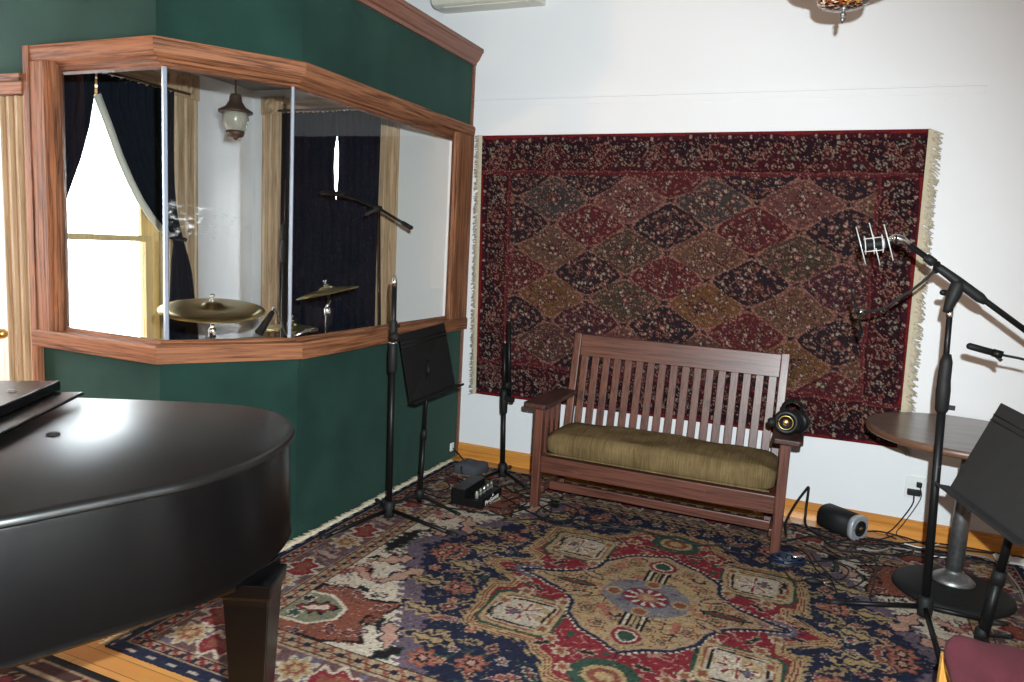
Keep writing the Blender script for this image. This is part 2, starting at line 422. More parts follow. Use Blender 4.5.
def off(P, Q, o):  # outward offset of segment PQ
    d = Vector((Q[0] - P[0], Q[1] - P[1])).normalized(); n = Vector((d.y, -d.x)) * o
    return n
def mitre(poly, i, o):
    n = []
    for j in (i - 1, i):
        if 0 <= j < len(poly) - 1:
            d = Vector((poly[j + 1][0] - poly[j][0], poly[j + 1][1] - poly[j][1])).normalized(); n.append(Vector((d.y, -d.x)))
    p = Vector(poly[i])
    if len(n) == 1: return p + n[0] * o
    m = (n[0] + n[1]).normalized()
    return p + m * (o / max(m.dot(n[0]), .2))
POLY0 = [D, Cc, B, A]
POLY = [tuple(mitre(POLY0, i, -.028)) for i in range(4)]
def sweep_seg(name, prof, k, mat, bevel=0.0):
    rings = []
    for i in (k, k + 1):
        rings.append([(*mitre(POLY, i, o), z) for o, z in prof])
    b = MB(); b.quad_ring(rings, smooth=False)
    return struct(b.build_world(name, mat, bevel=bevel))
SIDE = ['left', 'middle', 'right']
OAKS = ['oak_x', 'oak_m', 'oak_y']
LINTEL = [(.030, 2.412), (.034, 2.400), (.028, 2.352), (.018, 2.343), (.010, 2.346), (-.008, 2.335), (-.018, 2.325), (-.045, 2.322), (-.055, 2.312), (-.115, 2.312), (-.115, 2.418), (.03, 2.418)]
SILL = [(.038, .968), (.040, 1.040), (.034, 1.053), (-.012, 1.056), (-.016, 1.062), (-.026, 1.068), (-.048, 1.070), (-.056, 1.052), (-.125, 1.050), (-.125, .968)]
tn = 1
for k in range(3):
    b = MB()
    for z0, z1 in ((0, .975), (2.41, ZTOP)):
        ring = [mitre(POLY, k, 0), mitre(POLY, k + 1, 0), mitre(POLY, k + 1, -.11), mitre(POLY, k, -.11)]
        b.prism([tuple(v) for v in ring], z0, z1)
    struct(b.build_world('wall_booth_' + SIDE[k], 'green'))
    for prof in (LINTEL, SILL):
        sweep_seg('trim_%d' % tn, prof, k, OAKS[k], 0.002); tn += 1
    CR = [(.0, 2.835), (.018, 2.835), (.022, 2.855), (.035, 2.865), (.062, 2.915), (.070, 2.920), (.070, 2.945), (-.02, 2.945)]
    sweep_seg('trim_%d' % tn, CR, k, 'crown'); tn += 1
def trim(b, mat, bevel=0.0):
    global tn
    o = struct(b.build_world('trim_%d' % tn, mat, bevel=bevel)); tn += 1; return o
# right jamb against the back wall, left jamb running to the floor
b = MB()
b.prism([(.002, -.003), (.002, -.232), (-.008, -.240), (-.006, -.250), (-.024, -.258), (-.045, -.240), (-.072, -.195), (-.143, -.065), (-.143, -.003)], 1.045, 2.345)
trim(b, 'oak_z', .002)
b = MB()
b.prism([(-1.226, -2.390), (-1.098, -2.390), (-1.092, -2.378), (-1.078, -2.382), (-1.060, -2.368), (-1.056, -2.345), (-1.075, -2.318), (-1.150, -2.25), (-1.226, -2.25)], 1.045, 2.345)
trim(b, 'oak_z', .002)
trim(MB().box(-1.240, -1.196, -2.394, -2.36, 0, 2.418), 'oak_z', .003)
trim(MB().box(-.036, -.014, -.024, -.001, 0, 2.835), 'crown')
# casing of the door left of the booth
def fluted(x0, x1, yf, depth, n):
    pts = [(x0, yf + depth), (x0, yf)]
    w = (x1 - x0) / n
    for i in range(n):
        pts += [(x0 + w * (i + .15), yf), (x0 + w * (i + .3), yf + .012), (x0 + w * (i + .7), yf + .012), (x0 + w * (i + .85), yf)]
    pts += [(x1, yf), (x1, yf + depth)]
    return pts
trim(MB().prism(fluted(-1.43, -1.246, -2.388, .026, 3), 0, 2.19), 'casing_z')
trim(MB().prism(fluted(-2.56, -2.352, -2.388, .026, 3), 0, 2.19), 'casing_z')
b = MB(); b.box(-2.60, -1.242, -2.400, -2.362, 2.195, 2.27); b.box(-2.62, -1.242, -2.410, -2.362, 2.255, 2.29)
trim(b, 'oak_x', .004)
dl = struct(MB().box(-2.35, -1.43, -2.34, -2.30, 0.01, 2.19).build_world('door_1', 'white'))
for z0, z1 in ((.2, .95), (1.1, 2.0)):
    for x0 in (-2.24, -1.84):
        MB().box(x0, x0 + .30, -2.345, -2.338, z0, z1).build('door_panel', 'white', dl, bevel=.004)
MB().ball((-1.50, -2.375, 1.0), .028).build('door_knob', 'brass', dl)
# baseboard, back wall
bb = MB(); bb.quad_ring([[(x, y, z) for y, z in ((0, 0), (-.022, 0), (-.022, .082), (-.014, .092), (-.014, .100), (0, .108))] for x in (-0.010, XR)], smooth=False)
struct(bb.build_world('baseboard_back', 'honey_x'))
bb = MB(); bb.box(XR - .02, XR, YF, -.022, 0, .108); struct(bb.build_world('baseboard_right', 'honey_x'))
bb = MB(); bb.box(XL, XR - .02, YF, YF + .02, 0, .108); struct(bb.build_world('baseboard_rear', 'honey_x'))
# thin white picture rail strip on the back wall
b = MB(); b.box(-.012, 3.10, -.011, 0, 2.598, 2.612); b.box(-.012, 3.10, -.005, 0, 2.556, 2.598)
trim(b, 'wall', .002)

# booth window casings, pale wood with corner blocks
def casing_x(x0, x1, z0, z1):
    b = MB(); b.prism(fluted(x0, x1, -.03, .03, 3), z0, z1); return trim(b, 'pale_z')
casing_x(-1.905, -1.70, 0, 2.53); casing_x(-.80, -.62, 0, 2.53)
b = MB(); b.box(-1.70, -.80, -.026, 0, 2.53, 2.66); b.box(-1.70, -.80, -.034, 0, 2.60, 2.63); b.box(-1.70, -.80, -.034, 0, 2.545, 2.56)
trim(b, 'pale_x')
for x0, x1 in ((-1.91, -1.70), (-.80, -.615)):
    b = MB(); b.box(x0, x1, -.04, 0, 2.53, 2.67)
    c = ((x0 + x1) / 2, -.04, 2.60)
    b.lathe([(.07, 0), (.07, .008), (.055, .012), (.05, .004), (.03, .004), (.025, .014), (0, .016)], c, (0, -1, 0), 24)
    trim(b, 'pale_z')
def casing_y(y0, y1, z0, z1):
    pts = [(-(p[1] + .03) * 0 + BX + (.03 - (p[1] + .03)) , p[0]) for p in fluted(y0, y1, -.03, .03, 3)]
    return trim(MB().prism(pts, z0, z1), 'pale_z')
casing_y(-.86, -.60, 0, 2.53); casing_y(-2.22, -1.96, 0, 2.53)
b = MB()
for q, (z0, z1, t) in enumerate(((2.52, 2.70, .024), (2.54, 2.565, .034), (2.60, 2.625, .034), (2.665, 2.70, .036))):
    b.box(BX, BX + t, -1.96, -.86, z0, z1)
trim(b, 'pale_y')
for y0, y1 in ((-.86, -.59), (-2.23, -1.96)):
    b = MB(); b.box(BX, BX + .04, y0, y1, 2.53, 2.71)
    b.lathe([(.08, 0), (.08, .008), (.06, .012), (.055, .004), (.03, .004), (.025, .014), (0, .016)], (BX + .04, (y0 + y1) / 2, 2.62), (1, 0, 0), 24)
    trim(b, 'pale_z')

# sash window in the street wall
def sash_window(name, axis, pos, a0, a1, z0, z1, zm, wood_m):
    def bx(b, s, e, d0, d1, q0, q1):
        if axis == 'x': b.box(pos + d0, pos + d1, s, e, q0, q1)
        else: b.box(s, e, pos + d0, pos + d1, q0, q1)
    sg = 1 if axis == 'x' else -1
    b = MB()
    for s, e in ((a0 + .001, a0 + .035), (a1 - .035, a1 - .001)): bx(b, s, e, -.10, .10, z0 + .001, z1 - .001)
    bx(b, a0 + .035, a1 - .035, -.10, .10, z0 + .001, z0 + .04); bx(b, a0 + .035, a1 - .035, -.10, .10, z1 - .04, z1 - .001)
    fr = struct(b.build_world(name, wood_m))
    for nm, q0, q1, d in (('upper_sash', zm - .02, z1 - .041, -.035 * sg), ('lower_sash', z0 + .041, zm + .022, .008 * sg)):
        b = MB(); w = .055
        dd = (d, d + .03) if d < d + .03 else (d + .03, d)
        bx(b, a0 + .036, a0 + .036 + w, dd[0], dd[1], q0, q1); bx(b, a1 - .036 - w, a1 - .036, dd[0], dd[1], q0, q1)
        bx(b, a0 + .036 + w, a1 - .036 - w, dd[0], dd[1], q0, q0 + .042); bx(b, a0 + .036 + w, a1 - .036 - w, dd[0], dd[1], q1 - .042, q1)
        s = b.build(nm, wood_m, fr, bevel=.003)
        b = MB(); bx(b, a0 + .036 + w, a1 - .036 - w, dd[0] + .012, dd[0] + .016, q0 + .042, q1 - .042)
        b.build('window_glass', 'glass', s)
    return fr
sash_window('window_4', 'x', BX - .13, W4[0], W4[1], W4[2], W4[3], 1.50, 'sash')
sash_window('window_5', 'y', .11, W5[0], W5[1], W5[2], W5[3], 1.50, 'sash')
sash_window('window_6', 'x', XL - .10, W6[0], W6[1], W6[2], W6[3], 1.75, 'sash')

sash_window('window_7', 'x', XR + .02, W7[0], W7[1], W7[2], W7[3], 1.55, 'sash')
# booth glazing: one sheet per facet, polished edges at the two corners
GO = -.068
gp = [mitre(POLY, i, GO) for i in range(4)]
gq = [mitre(POLY, i, GO - .012) for i in range(4)]
for k in range(3):
    def lerp(p, q, t): return p + (q - p) * t
    a, c = gp[k], gp[k + 1]; a2, c2 = gq[k], gq[k + 1]
    e = (c - a).normalized()
    s0 = e * (.13 if k == 0 else .003); s1 = e * (.19 if k == 2 else .003)
    b = MB(); b.prism([tuple(a + s0), tuple(c - s1), tuple(c2 - s1), tuple(a2 + s0)], 1.052, 2.314)
    g = struct(b.build_world('window_%d' % (k + 1), 'glass_smudged' if k == 1 else 'glass'))
    if k > 0:
        p = gp[k]
        w = .013 if k == 1 else .009
        d0 = (gp[k - 1] - p).normalized() * w; d1 = (gp[k + 1] - p).normalized() * w
        n = (mitre(POLY, k, GO + .004))
        b = MB(); b.prism([tuple(p + d0), tuple(n), tuple(p + d1), tuple(gq[k] + d1 * .8), tuple(gq[k] + d0 * .8)], 1.053, 2.313)
        b.build('polished_edge', 'edge', g)

# ------------------------------------------------------------------ rugs (woven patterns)
rng = np.random.default_rng(11)
def sl(r, g, b):
    c = np.array([r, g, b], float) / 255
    return np.where(c <= .04045, c / 12.92, ((c + .055) / 1.055) ** 2.4)
def smooth_noise(h, w, cell):
    gh, gw = int(h / cell) + 3, int(w / cell) + 3
    g = rng.standard_normal((gh, gw))
    y = np.arange(h) / cell; x = np.arange(w) / cell
    yi, xi = y.astype(int), x.astype(int); fy = (y - yi)[:, None]; fx = (x - xi)[None, :]
    fy = fy * fy * (3 - 2 * fy); fx = fx * fx * (3 - 2 * fx)
    return (g[yi][:, xi] * (1 - fy) * (1 - fx) + g[yi + 1][:, xi] * fy * (1 - fx) + g[yi][:, xi + 1] * (1 - fy) * fx + g[yi + 1][:, xi + 1] * fy * fx)
def inpoly(x, y, P):
    m = np.zeros(x.shape, bool); n = len(P)
    for i in range(n):
        x0, y0 = P[i]; x1, y1 = P[(i + 1) % n]
        if y0 == y1: continue
        c = ((y0 > y) != (y1 > y)) & (x < (x1 - x0) * (y - y0) / (y1 - y0) + x0)
        m ^= c
    return m
def poly_dist(x, y, P, closed=False):
    d = np.full(x.shape, 9.0)
    n = len(P)
    for i in range(n if closed else n - 1):
        ax, ay = P[i]; bx, by = P[(i + 1) % n]
        vx, vy = bx - ax, by - ay; L2 = vx * vx + vy * vy + 1e-12
        t = np.clip(((x - ax) * vx + (y - ay) * vy) / L2, 0, 1)
        d = np.minimum(d, np.hypot(x - ax - t * vx, y - ay - t * vy))
    return d
class Canvas:
    def __init__(s, X, Y, C): s.X, s.Y, s.C = X, Y, C
    def put(s, m, col): s.C[m] = col
    def near(s, cx, cy, r): return (np.abs(s.X - cx) < r) & (np.abs(s.Y - cy) < r)
    def rosette(s, cx, cy, r, cols, n=6, ph=0.0, sq=1.0):
        w = np.argwhere(s.near(cx, cy, r * 1.3))
        if len(w) == 0: return
        i, j = w[:, 0], w[:, 1]
        dx, dy = s.X[i, j] - cx, (s.Y[i, j] - cy) * sq
        rr = np.hypot(dx, dy) / r; th = np.arctan2(dy, dx)
        e = 0.82 + .18 * np.cos(n * th + ph)
        lv = [1.0, .80, .52, .28]
        for q, c in enumerate(cols):
            k = rr < e * lv[min(q, 3)]
            s.C[i[k], j[k]] = c
    def leaf(s, cx, cy, L, W, ang, cols, teeth=0):
        w = np.argwhere(s.near(cx, cy, L * 1.05))
        if len(w) == 0: return
        i, j = w[:, 0], w[:, 1]
        dx, dy = s.X[i, j] - cx, s.Y[i, j] - cy
        u = (dx * math.cos(ang) + dy * math.sin(ang)) / L; v = (-dx * math.sin(ang) + dy * math.cos(ang)) / W
        prof = np.clip(1 - u * u, 0, 1) * (1 - .35 * u)
        if teeth: prof = prof * (1 + .35 * np.sin(u * teeth))
        for q, c in enumerate(cols):
            sc = (1, .68, .36)[q]
            k = (np.abs(v) < prof * sc) & (np.abs(u) < (.98, .8, .55)[q])
            s.C[i[k], j[k]] = c

def rug_object(name, P, C, thick, mat, up, parent=None):
    """P: grid of points (h,w,3); C colours; skirts give it its thickness"""
    h, w = C.shape[:2]
    Pp = np.pad(P, ((1, 1), (1, 1), (0, 0)), mode='edge')
    Cp = np.pad(C, ((1, 1), (1, 1), (0, 0)), mode='edge')
    dz = np.array(up) * -thick
    for sl_ in (np.s_[0, :], np.s_[-1, :], np.s_[:, 0], np.s_[:, -1]): Pp[sl_] = Pp[sl_] + dz
    for cr in ((0, 0), (0, -1), (-1, 0), (-1, -1)):
        Pp[cr] = P[(0 if cr[0] == 0 else -1), (0 if cr[1] == 0 else -1)] + dz
    H, W = h + 2, w + 2
    idx = np.arange(H * W).reshape(H, W)
    q = np.stack([idx[:-1, :-1], idx[:-1, 1:], idx[1:, 1:], idx[1:, :-1]], -1).reshape(-1, 4)
    v = Pp.reshape(-1, 3)
    org = np.array([v[:, 0].mean(), v[:, 1].mean(), v[:, 2].min()])
    if parent is not None: org = np.array(world_loc(parent))
    me = bpy.data.meshes.new(name)
    me.vertices.add(len(v)); me.vertices.foreach_set('co', (v - org).astype(np.float32).ravel())
    me.loops.add(q.size); me.loops.foreach_set('vertex_index', q.astype(np.int32).ravel())
    me.polygons.add(len(q)); me.polygons.foreach_set('loop_start', (np.arange(len(q)) * 4).astype(np.int32))
    me.polygons.foreach_set('loop_total', np.full(len(q), 4, np.int32))
    me.update(calc_edges=True); me.validate()
    ca = me.color_attributes.new('Weave', 'FLOAT_COLOR', 'POINT')
    rgba = np.concatenate([Cp.reshape(-1, 3), np.ones((H * W, 1))], 1).astype(np.float32)
    ca.data.foreach_set('color', rgba.ravel())
    me.materials.append(M[mat])
    o = bpy.data.objects.new(name, me); COL.objects.link(o)
    if parent is None: o.location = org
    else: o.parent = parent
    return o

K = .90
IV, NV, RD, TC, GD, PG, GN, SM, TN, BK, MV, GY, PK = [np.clip(sl(*c) * K, 0, .9) for c in (
    (182, 168, 150), (33, 35, 53), (112, 36, 44), (118, 68, 54), (150, 126, 92), (92, 80, 92), (48, 66, 54), (144, 92, 78),
    (146, 122, 98), (32, 26, 29), (92, 66, 66), (112, 108, 110), (166, 128, 112))]

def heriz():
    L, W, res = 1.765, 1.41, .0068
    nx, ny = int(2 * L / res), int(2 * W / res)
    xs = np.linspace(-L, L, nx); ys = np.linspace(-W, W, ny)
    X, Y = np.meshgrid(xs, ys)
    wx = smooth_noise(ny, nx, 16) * .006; wy = smooth_noise(ny, nx, 16) * .006
    a, b = np.abs(X) + wx, np.abs(Y) + wy
    C = np.zeros((ny, nx, 3)); C[:] = NV
    cv = Canvas(a, b, C)
    R = random.Random(3)
    d = np.minimum(L - np.abs(X), W - np.abs(Y))
    fL, fW = L - .40, W - .40
    # field: ivory, purple band, navy hexagon
    hx = a + .57 * b
    jag = .018 * np.sign(np.sin(b * 130)) 
    C[:] = IV
    C[hx < 1.305 + jag] = PG
    st = (hx < 1.305) & (np.sin(a * 190 + b * 60) * np.sin(b * 170) > .55); C[st] = MV
    C[hx < 1.185 + .5 * jag] = NV
    vn = smooth_noise(ny, nx, 13) + .5 * smooth_noise(ny, nx, 6)
    C[(hx < 1.16) & (np.abs(vn) < .03)] = TN * .6
    C[(hx < 1.16) & (np.abs(vn - .9) < .05)] = GN
    C[(hx > 1.33) & (np.abs(vn) < .05)] = MV * .8
    # ivory ground motifs
    for _ in range(150):
        x, y = R.uniform(.3, fL), R.uniform(0, fW)
        if x + .57 * y < 1.34: continue
        k = R.random(); s = R.uniform(.018, .036)
        if k < .3: cv.leaf(x, y, s * 1.5, s * .7, R.uniform(0, PI), [NV, MV, IV], 9)
        elif k < .5: cv.leaf(x, y, s * 1.4, s * .6, R.uniform(0, PI), [GN, BK], 8)
        elif k < .75: cv.rosette(x, y, s, [MV, SM, TN, RD], 5)
        else: cv.rosette(x, y, s, [RD, PK, RD], 6)
    # corner palmette, terracotta with a green shield
    T = [(1.37, .60), (1.22, .57), (1.12, .63), (.93, .56), (.96, .70), (1.02, .76), (.99, .86), (.90, .93), (1.08, 1.02), (1.37, 1.02)]
    m = inpoly(a, b, T); dd = poly_dist(a, b, T, True)
    C[m] = TC; C[m & (dd < .018)] = BK
    for _ in range(16):
        x, y = R.uniform(.98, 1.3), R.uniform(.62, .98)
        cv.rosette(x, y, R.uniform(.02, .04), [R.choice([NV, GN, BK]), TC], 5)
    S = [(1.40, .68), (1.27, .67), (1.14, .74), (1.12, .84), (1.20, .93), (1.40, .95)]
    m = inpoly(a, b, S); dd = poly_dist(a, b, S, True)
    C[m] = GN * 1.3 + TN * .4; C[m & (dd < .016)] = IV
    cv.leaf(1.26, .80, .10, .045, .4, [BK, RD, IV], 12); cv.rosette(1.31, .88, .04, [IV, GN], 5); cv.rosette(1.33, .74, .035, [IV, BK], 5)
    for x, y, an in ((1.02, .66, .9), (1.10, .92, 2.2), (1.24, 1.0, .3), (1.16, .62, 2.6), (1.30, .62, .4), (1.0, .90, .5)):
        cv.leaf(x, y, .06, .024, an, [PK, NV, TC], 9)
    # long hooked leaves in the ivory
    for x, y, l, w, an, c in ((1.10, .36, .15, .05, 1.1, NV), (1.22, .22, .11, .05, .6, BK), (.86, .84, .12, .045, 2.1, NV), (1.27, .42, .10, .03, 2.6, RD), (.80, .96, .09, .035, 1.0, GN), (1.31, .07, .10, .05, 1.57, GN)):
        cv.leaf(x, y, l, w, an, [c, PK if c is not GN else BK], 10)
    # navy field motifs
    for gx in np.arange(.05, 1.2, .104):
        for gy in np.arange(.03, 1.02, .098):
            x, y = gx + R.uniform(-.03, .03), gy + R.uniform(-.025, .025)
            if x + .57 * y > 1.13 or (x < .64 and y < .60) or (x < .36 and y < .8): continue
            k = R.random(); s = R.uniform(.026, .043)
            if k < .25: cv.rosette(x, y, s, [PK, TC, SM, GD], R.choice([5, 6, 8]))
            elif k < .42: cv.leaf(x, y, s * 2.0, s * .8, R.uniform(0, PI), [GD * .9, GD * .7, NV], 14)
            elif k < .58: cv.rosette(x, y, s, [TN, TC, NV, PK], 4, sq=.7)
            elif k < .74: cv.leaf(x, y, s * 1.7, s * .6, R.uniform(0, PI), [IV * .7, GN, RD], 10)
            elif k < .88: cv.rosette(x, y, s * .8, [IV * .85, PG, RD, GD], 5)
            else: cv.leaf(x, y, s * 1.8, s * .55, R.uniform(0, PI), [PK, MV, TC], 11)
    for x, y in ((.90, .12), (.98, .34), (.72, .78), (.88, .58)):
        cv.leaf(x, y, .13, .05, R.uniform(-.4, .4), [GD, NV, GD], 13)
    for x, y in ((.82, .33), (.66, .92), (.48, .86), (1.06, .04)):
        cv.rosette(x, y, .07, [TC, SM, BK, PK], 7)
    # red medallion
    Q = [(0, 0), (.80, 0), (.60, .125), (.60, .20), (.67, .225), (.635, .585), (.34, .60), (.30, .665), (.24, .70), (.20, .80), (0, .84)]
    m = inpoly(a, b, Q); dd = poly_dist(a, b, Q[1:])
    tooth = np.sin((a + b) * 150) > 0
    C[(dd < .040) & ~m & tooth] = GD * .9
    C[m | (dd < .02)] = RD
    C[dd < .021] = GD
    C[(dd > .005) & (dd < .011)] = RD * .8
    n4 = smooth_noise(ny, nx, 6)
    C[inpoly(a, b, Q) & (dd > .035) & (np.abs(n4) < .09)] = PK * .75
    C[inpoly(a, b, Q) & (dd > .035) & (n4 > 1.35)] = GN
    # corner boxes
    bx = np.maximum(np.abs(a - .455) / 1.06, np.abs(b - .405)); bo = np.abs(a - .455) / 1.06 + np.abs(b - .405)
    bm_ = (bx < .145) & (bo < .225)
    C[(bx < .165) & (bo < .265)] = GN
    C[(bx < .165) & (bo < .30)] = GN; C[(bx < .150) & (bo < .27)] = GD; C[(bx < .132) & (bo < .235)] = TC; C[(bx < .122) & (bo < .22)] = IV * .78; C[(bx < .122) & (bo < .22) & (n4 > .6)] = GD
    C[(np.abs(bx - .105) < .006) & (bo < .2)] = BK
    th = np.arctan2(b - .40, a - .45); rr = np.hypot(a - .45, b - .40)
    C[(rr < .085) & (np.cos(th * 8) > .1)] = IV; C[(rr < .08) & (np.cos(th * 8 + .5) > .75)] = RD
    cv.rosette(.49, .42, .03, [NV, PG], 4)
    # top lobe panels
    e = np.hypot(a / 1.15, (b - .70)); C[e < .12] = GN; C[e < .075] = GD; C[e < .055] = TC; C[e < .03] = GD
    for x, y in ((.58, .10), (.27, .55), (.33, .24), (.52, .22), (.21, .62), (.33, .50), (.57, .33), (.16, .72)):
        cv.rosette(x, y, .042, [IV * .8, GD, TC], 6)
    for x, y, an in ((.30, .60, .6), (.48, .16, 2.2), (.28, .34, 1.2), (.58, .46, 1.5), (.12, .58, .2), (.66, .05, .3)):
        cv.leaf(x, y, .055, .02, an, [PK, GN, BK], 8)
    C[(np.hypot((a - .56), b * 1.3) < .09)] = PG
    # gold inner medallion
    G = [(0, 0), (.60, 0), (.40, .085), (.34, .13), (.29, .20), (.275, .30), (.19, .40), (.08, .455), (0, .50)]
    m = inpoly(a, b, G); dd = poly_dist(a, b, G[1:])
    C[m] = GD; C[(dd < .022) & ~m] = NV; C[(dd < .028) & (dd > .018) & ~m & (np.sin((a - b) * 160) > 0)] = IV
    n2 = smooth_noise(ny, nx, 5); n3 = smooth_noise(ny, nx, 7)
    C[m & (np.abs(n3) < .10)] = BK * 1.5
    C[m & (n2 > .5)] = TN; C[m & (n2 < -.8)] = SM
    C[m & (dd < .012)] = TN
    for x, y, r in ((.32, .06, .05), (.22, .22, .05), (.14, .34, .045), (.42, .03, .035), (.27, .13, .03), (.08, .27, .03)):
        cv.rosette(x, y, r, [RD, GD, GN, SM], 5)
    cv.leaf(.36, .0, .12, .03, 0, [BK, GN, RD]); cv.leaf(.30, .12, .08, .025, .5, [BK, TN])
    stem = (a < .055) & (b > .17) & (b < .34) & m
    C[stem] = GD; C[stem & ((np.abs(a - .045) < .008) | (np.abs(a - .018) < .007))] = BK; C[stem & (np.abs(a - .032) < .006)] = IV
    e = np.hypot(a, (b - .375)); C[e < .085] = TN; C[e < .068] = RD; C[e < .05] = IV; C[e < .04] = GN
    # central blue grey roundel
    r0 = np.hypot(X + wx, (Y + wy) * 1.12); th = np.arctan2(Y, X)
    C[r0 < .205] = GY * .75 + PG * .2; C[(r0 < .205) & (n2 > .9)] = PG
    C[r0 < .115] = np.clip(PG * .8, 0, 1)
    k = (r0 < .11) & (np.cos(th * 10) > 0); C[k & (r0 > .055)] = RD; C[(r0 > .055) & (r0 < .1) & (np.cos(th * 10) < -.5)] = IV
    C[r0 < .05] = SM; C[r0 < .028] = GD
    for i in range(4):
        t = i * PI / 2
        q = np.hypot(X - .155 * math.cos(t), (Y - .145 * math.sin(t)))
        C[q < .04] = GD; C[q < .028] = TC
    # borders
    def band(lo, hi): return (d >= lo) & (d < hi)
    along = np.where((L - np.abs(X)) < (W - np.abs(Y)), Y, X)
    C[band(-1, .05)] = NV
    C[band(.012, .024) & (np.sin(along * 60) > .3)] = IV * .7
    C[band(.05, .055)] = TN
    def guard(lo, hi, c1, c2, c3, f):
        mid = (lo + hi) / 2; m = band(lo, hi); C[m] = c1
        z = np.sin(along * f) * (hi - lo) * .28
        C[m & (np.abs(d - mid - z) < .011)] = c2
        C[m & (np.abs(d - mid) < .012) & (np.cos(along * f) > .55)] = c3
        C[band(lo, lo + .008)] = BK; C[band(hi - .008, hi)] = BK
    guard(.055, .105, TN, RD, NV, 95)
    mb = band(.105, .315); C[mb] = MV
    C[mb & (smooth_noise(ny, nx, 6) > .7)] = PG
    C[band(.105, .113)] = TN; C[band(.307, .315)] = TN
    bc = Canvas(X, Y, C)
    for side in range(4):
        ln = 2 * (W if side < 2 else L) - .42
        n = int(round(ln / .17)); stp = ln / n
        for i in range(n + 1):
            t = -ln / 2 + i * stp; o = (L if side < 2 else W) - .21
            x, y = ((o if side else -o), t) if side < 2 else (t, (o if side == 2 else -o))
            tan = PI / 2 if side < 2 else 0
            if i % 3 == 0: bc.rosette(x, y, .092, [IV * .8, GD, TC, GD], 8)
            elif i % 3 == 1:
                bc.leaf(x, y, .115, .085, tan + .35, [IV * .85, RD, TC], 9)
            else:
                bc.rosette(x, y, .08, [TN, PG, NV, RD], 6); bc.leaf(x, y, .10, .03, tan + 1.3, [RD, IV * .6], 8)
    guard(.315, .40, TN, TC, NV, 80)
    C[band(.352, .360)] = BK
    rn = rng.random((ny, nx))
    inner = d > .055
    C[inner & (rn > .988)] = TN; C[inner & (rn < .010)] = BK; C[inner & (rn > .03) & (rn < .09)] *= .62
    # knots vary in tone
    C *= (1 + .16 * rng.standard_normal((ny, nx, 1))).clip(.5, 1.6)
    C *= (1 + .06 * smooth_noise(ny, nx, 30))[..., None]
    return X, Y, np.clip(C, 0, .9)
X, Y, C = heriz()
RCX, RCY = 1.786, -1.575
P = np.stack([X + RCX, Y + RCY, np.full(X.shape, .011) + .0012 * rng.standard_normal(X.shape)], -1)
rug = rug_object('floor_rug', P, C, .010, 'rug', (0, 0, 1))
tag(rug, 'large floor rug with red star medallion on navy field and cream fringed ends', 'rug')
def fringe(name, parent, pts_dirs, mat='fringe', length=.055, rad=.0022):
    b = MB()
    for p, d, j in pts_dirs:
        p = Vector(p); d = Vector(d)
        l = length * random.uniform(.75, 1.25)
        q = p + d * l + Vector(j) * l * random.uniform(-.5, .5)
        b.tube([p, (p + q) / 2 + Vector((0, 0, .002)), q], [rad, rad * .9, rad * .5], 4)
    o = b.build(name, mat, parent); o['kind'] = 'stuff'
    return o
for s in (-1, 1):
    L = []
    for k in range(420):
        y = RCY - 1.405 + 2.81 * k / 419
        L.append(((RCX + s * 1.755, y, .009), (s, 0, -.02 + random.uniform(0, .12)), (0, 1, 0)))
    fringe('rug_fringe', rug, L, length=.046, rad=.0046)
# dense cream heading between pile and fringe, as the wall rug has too

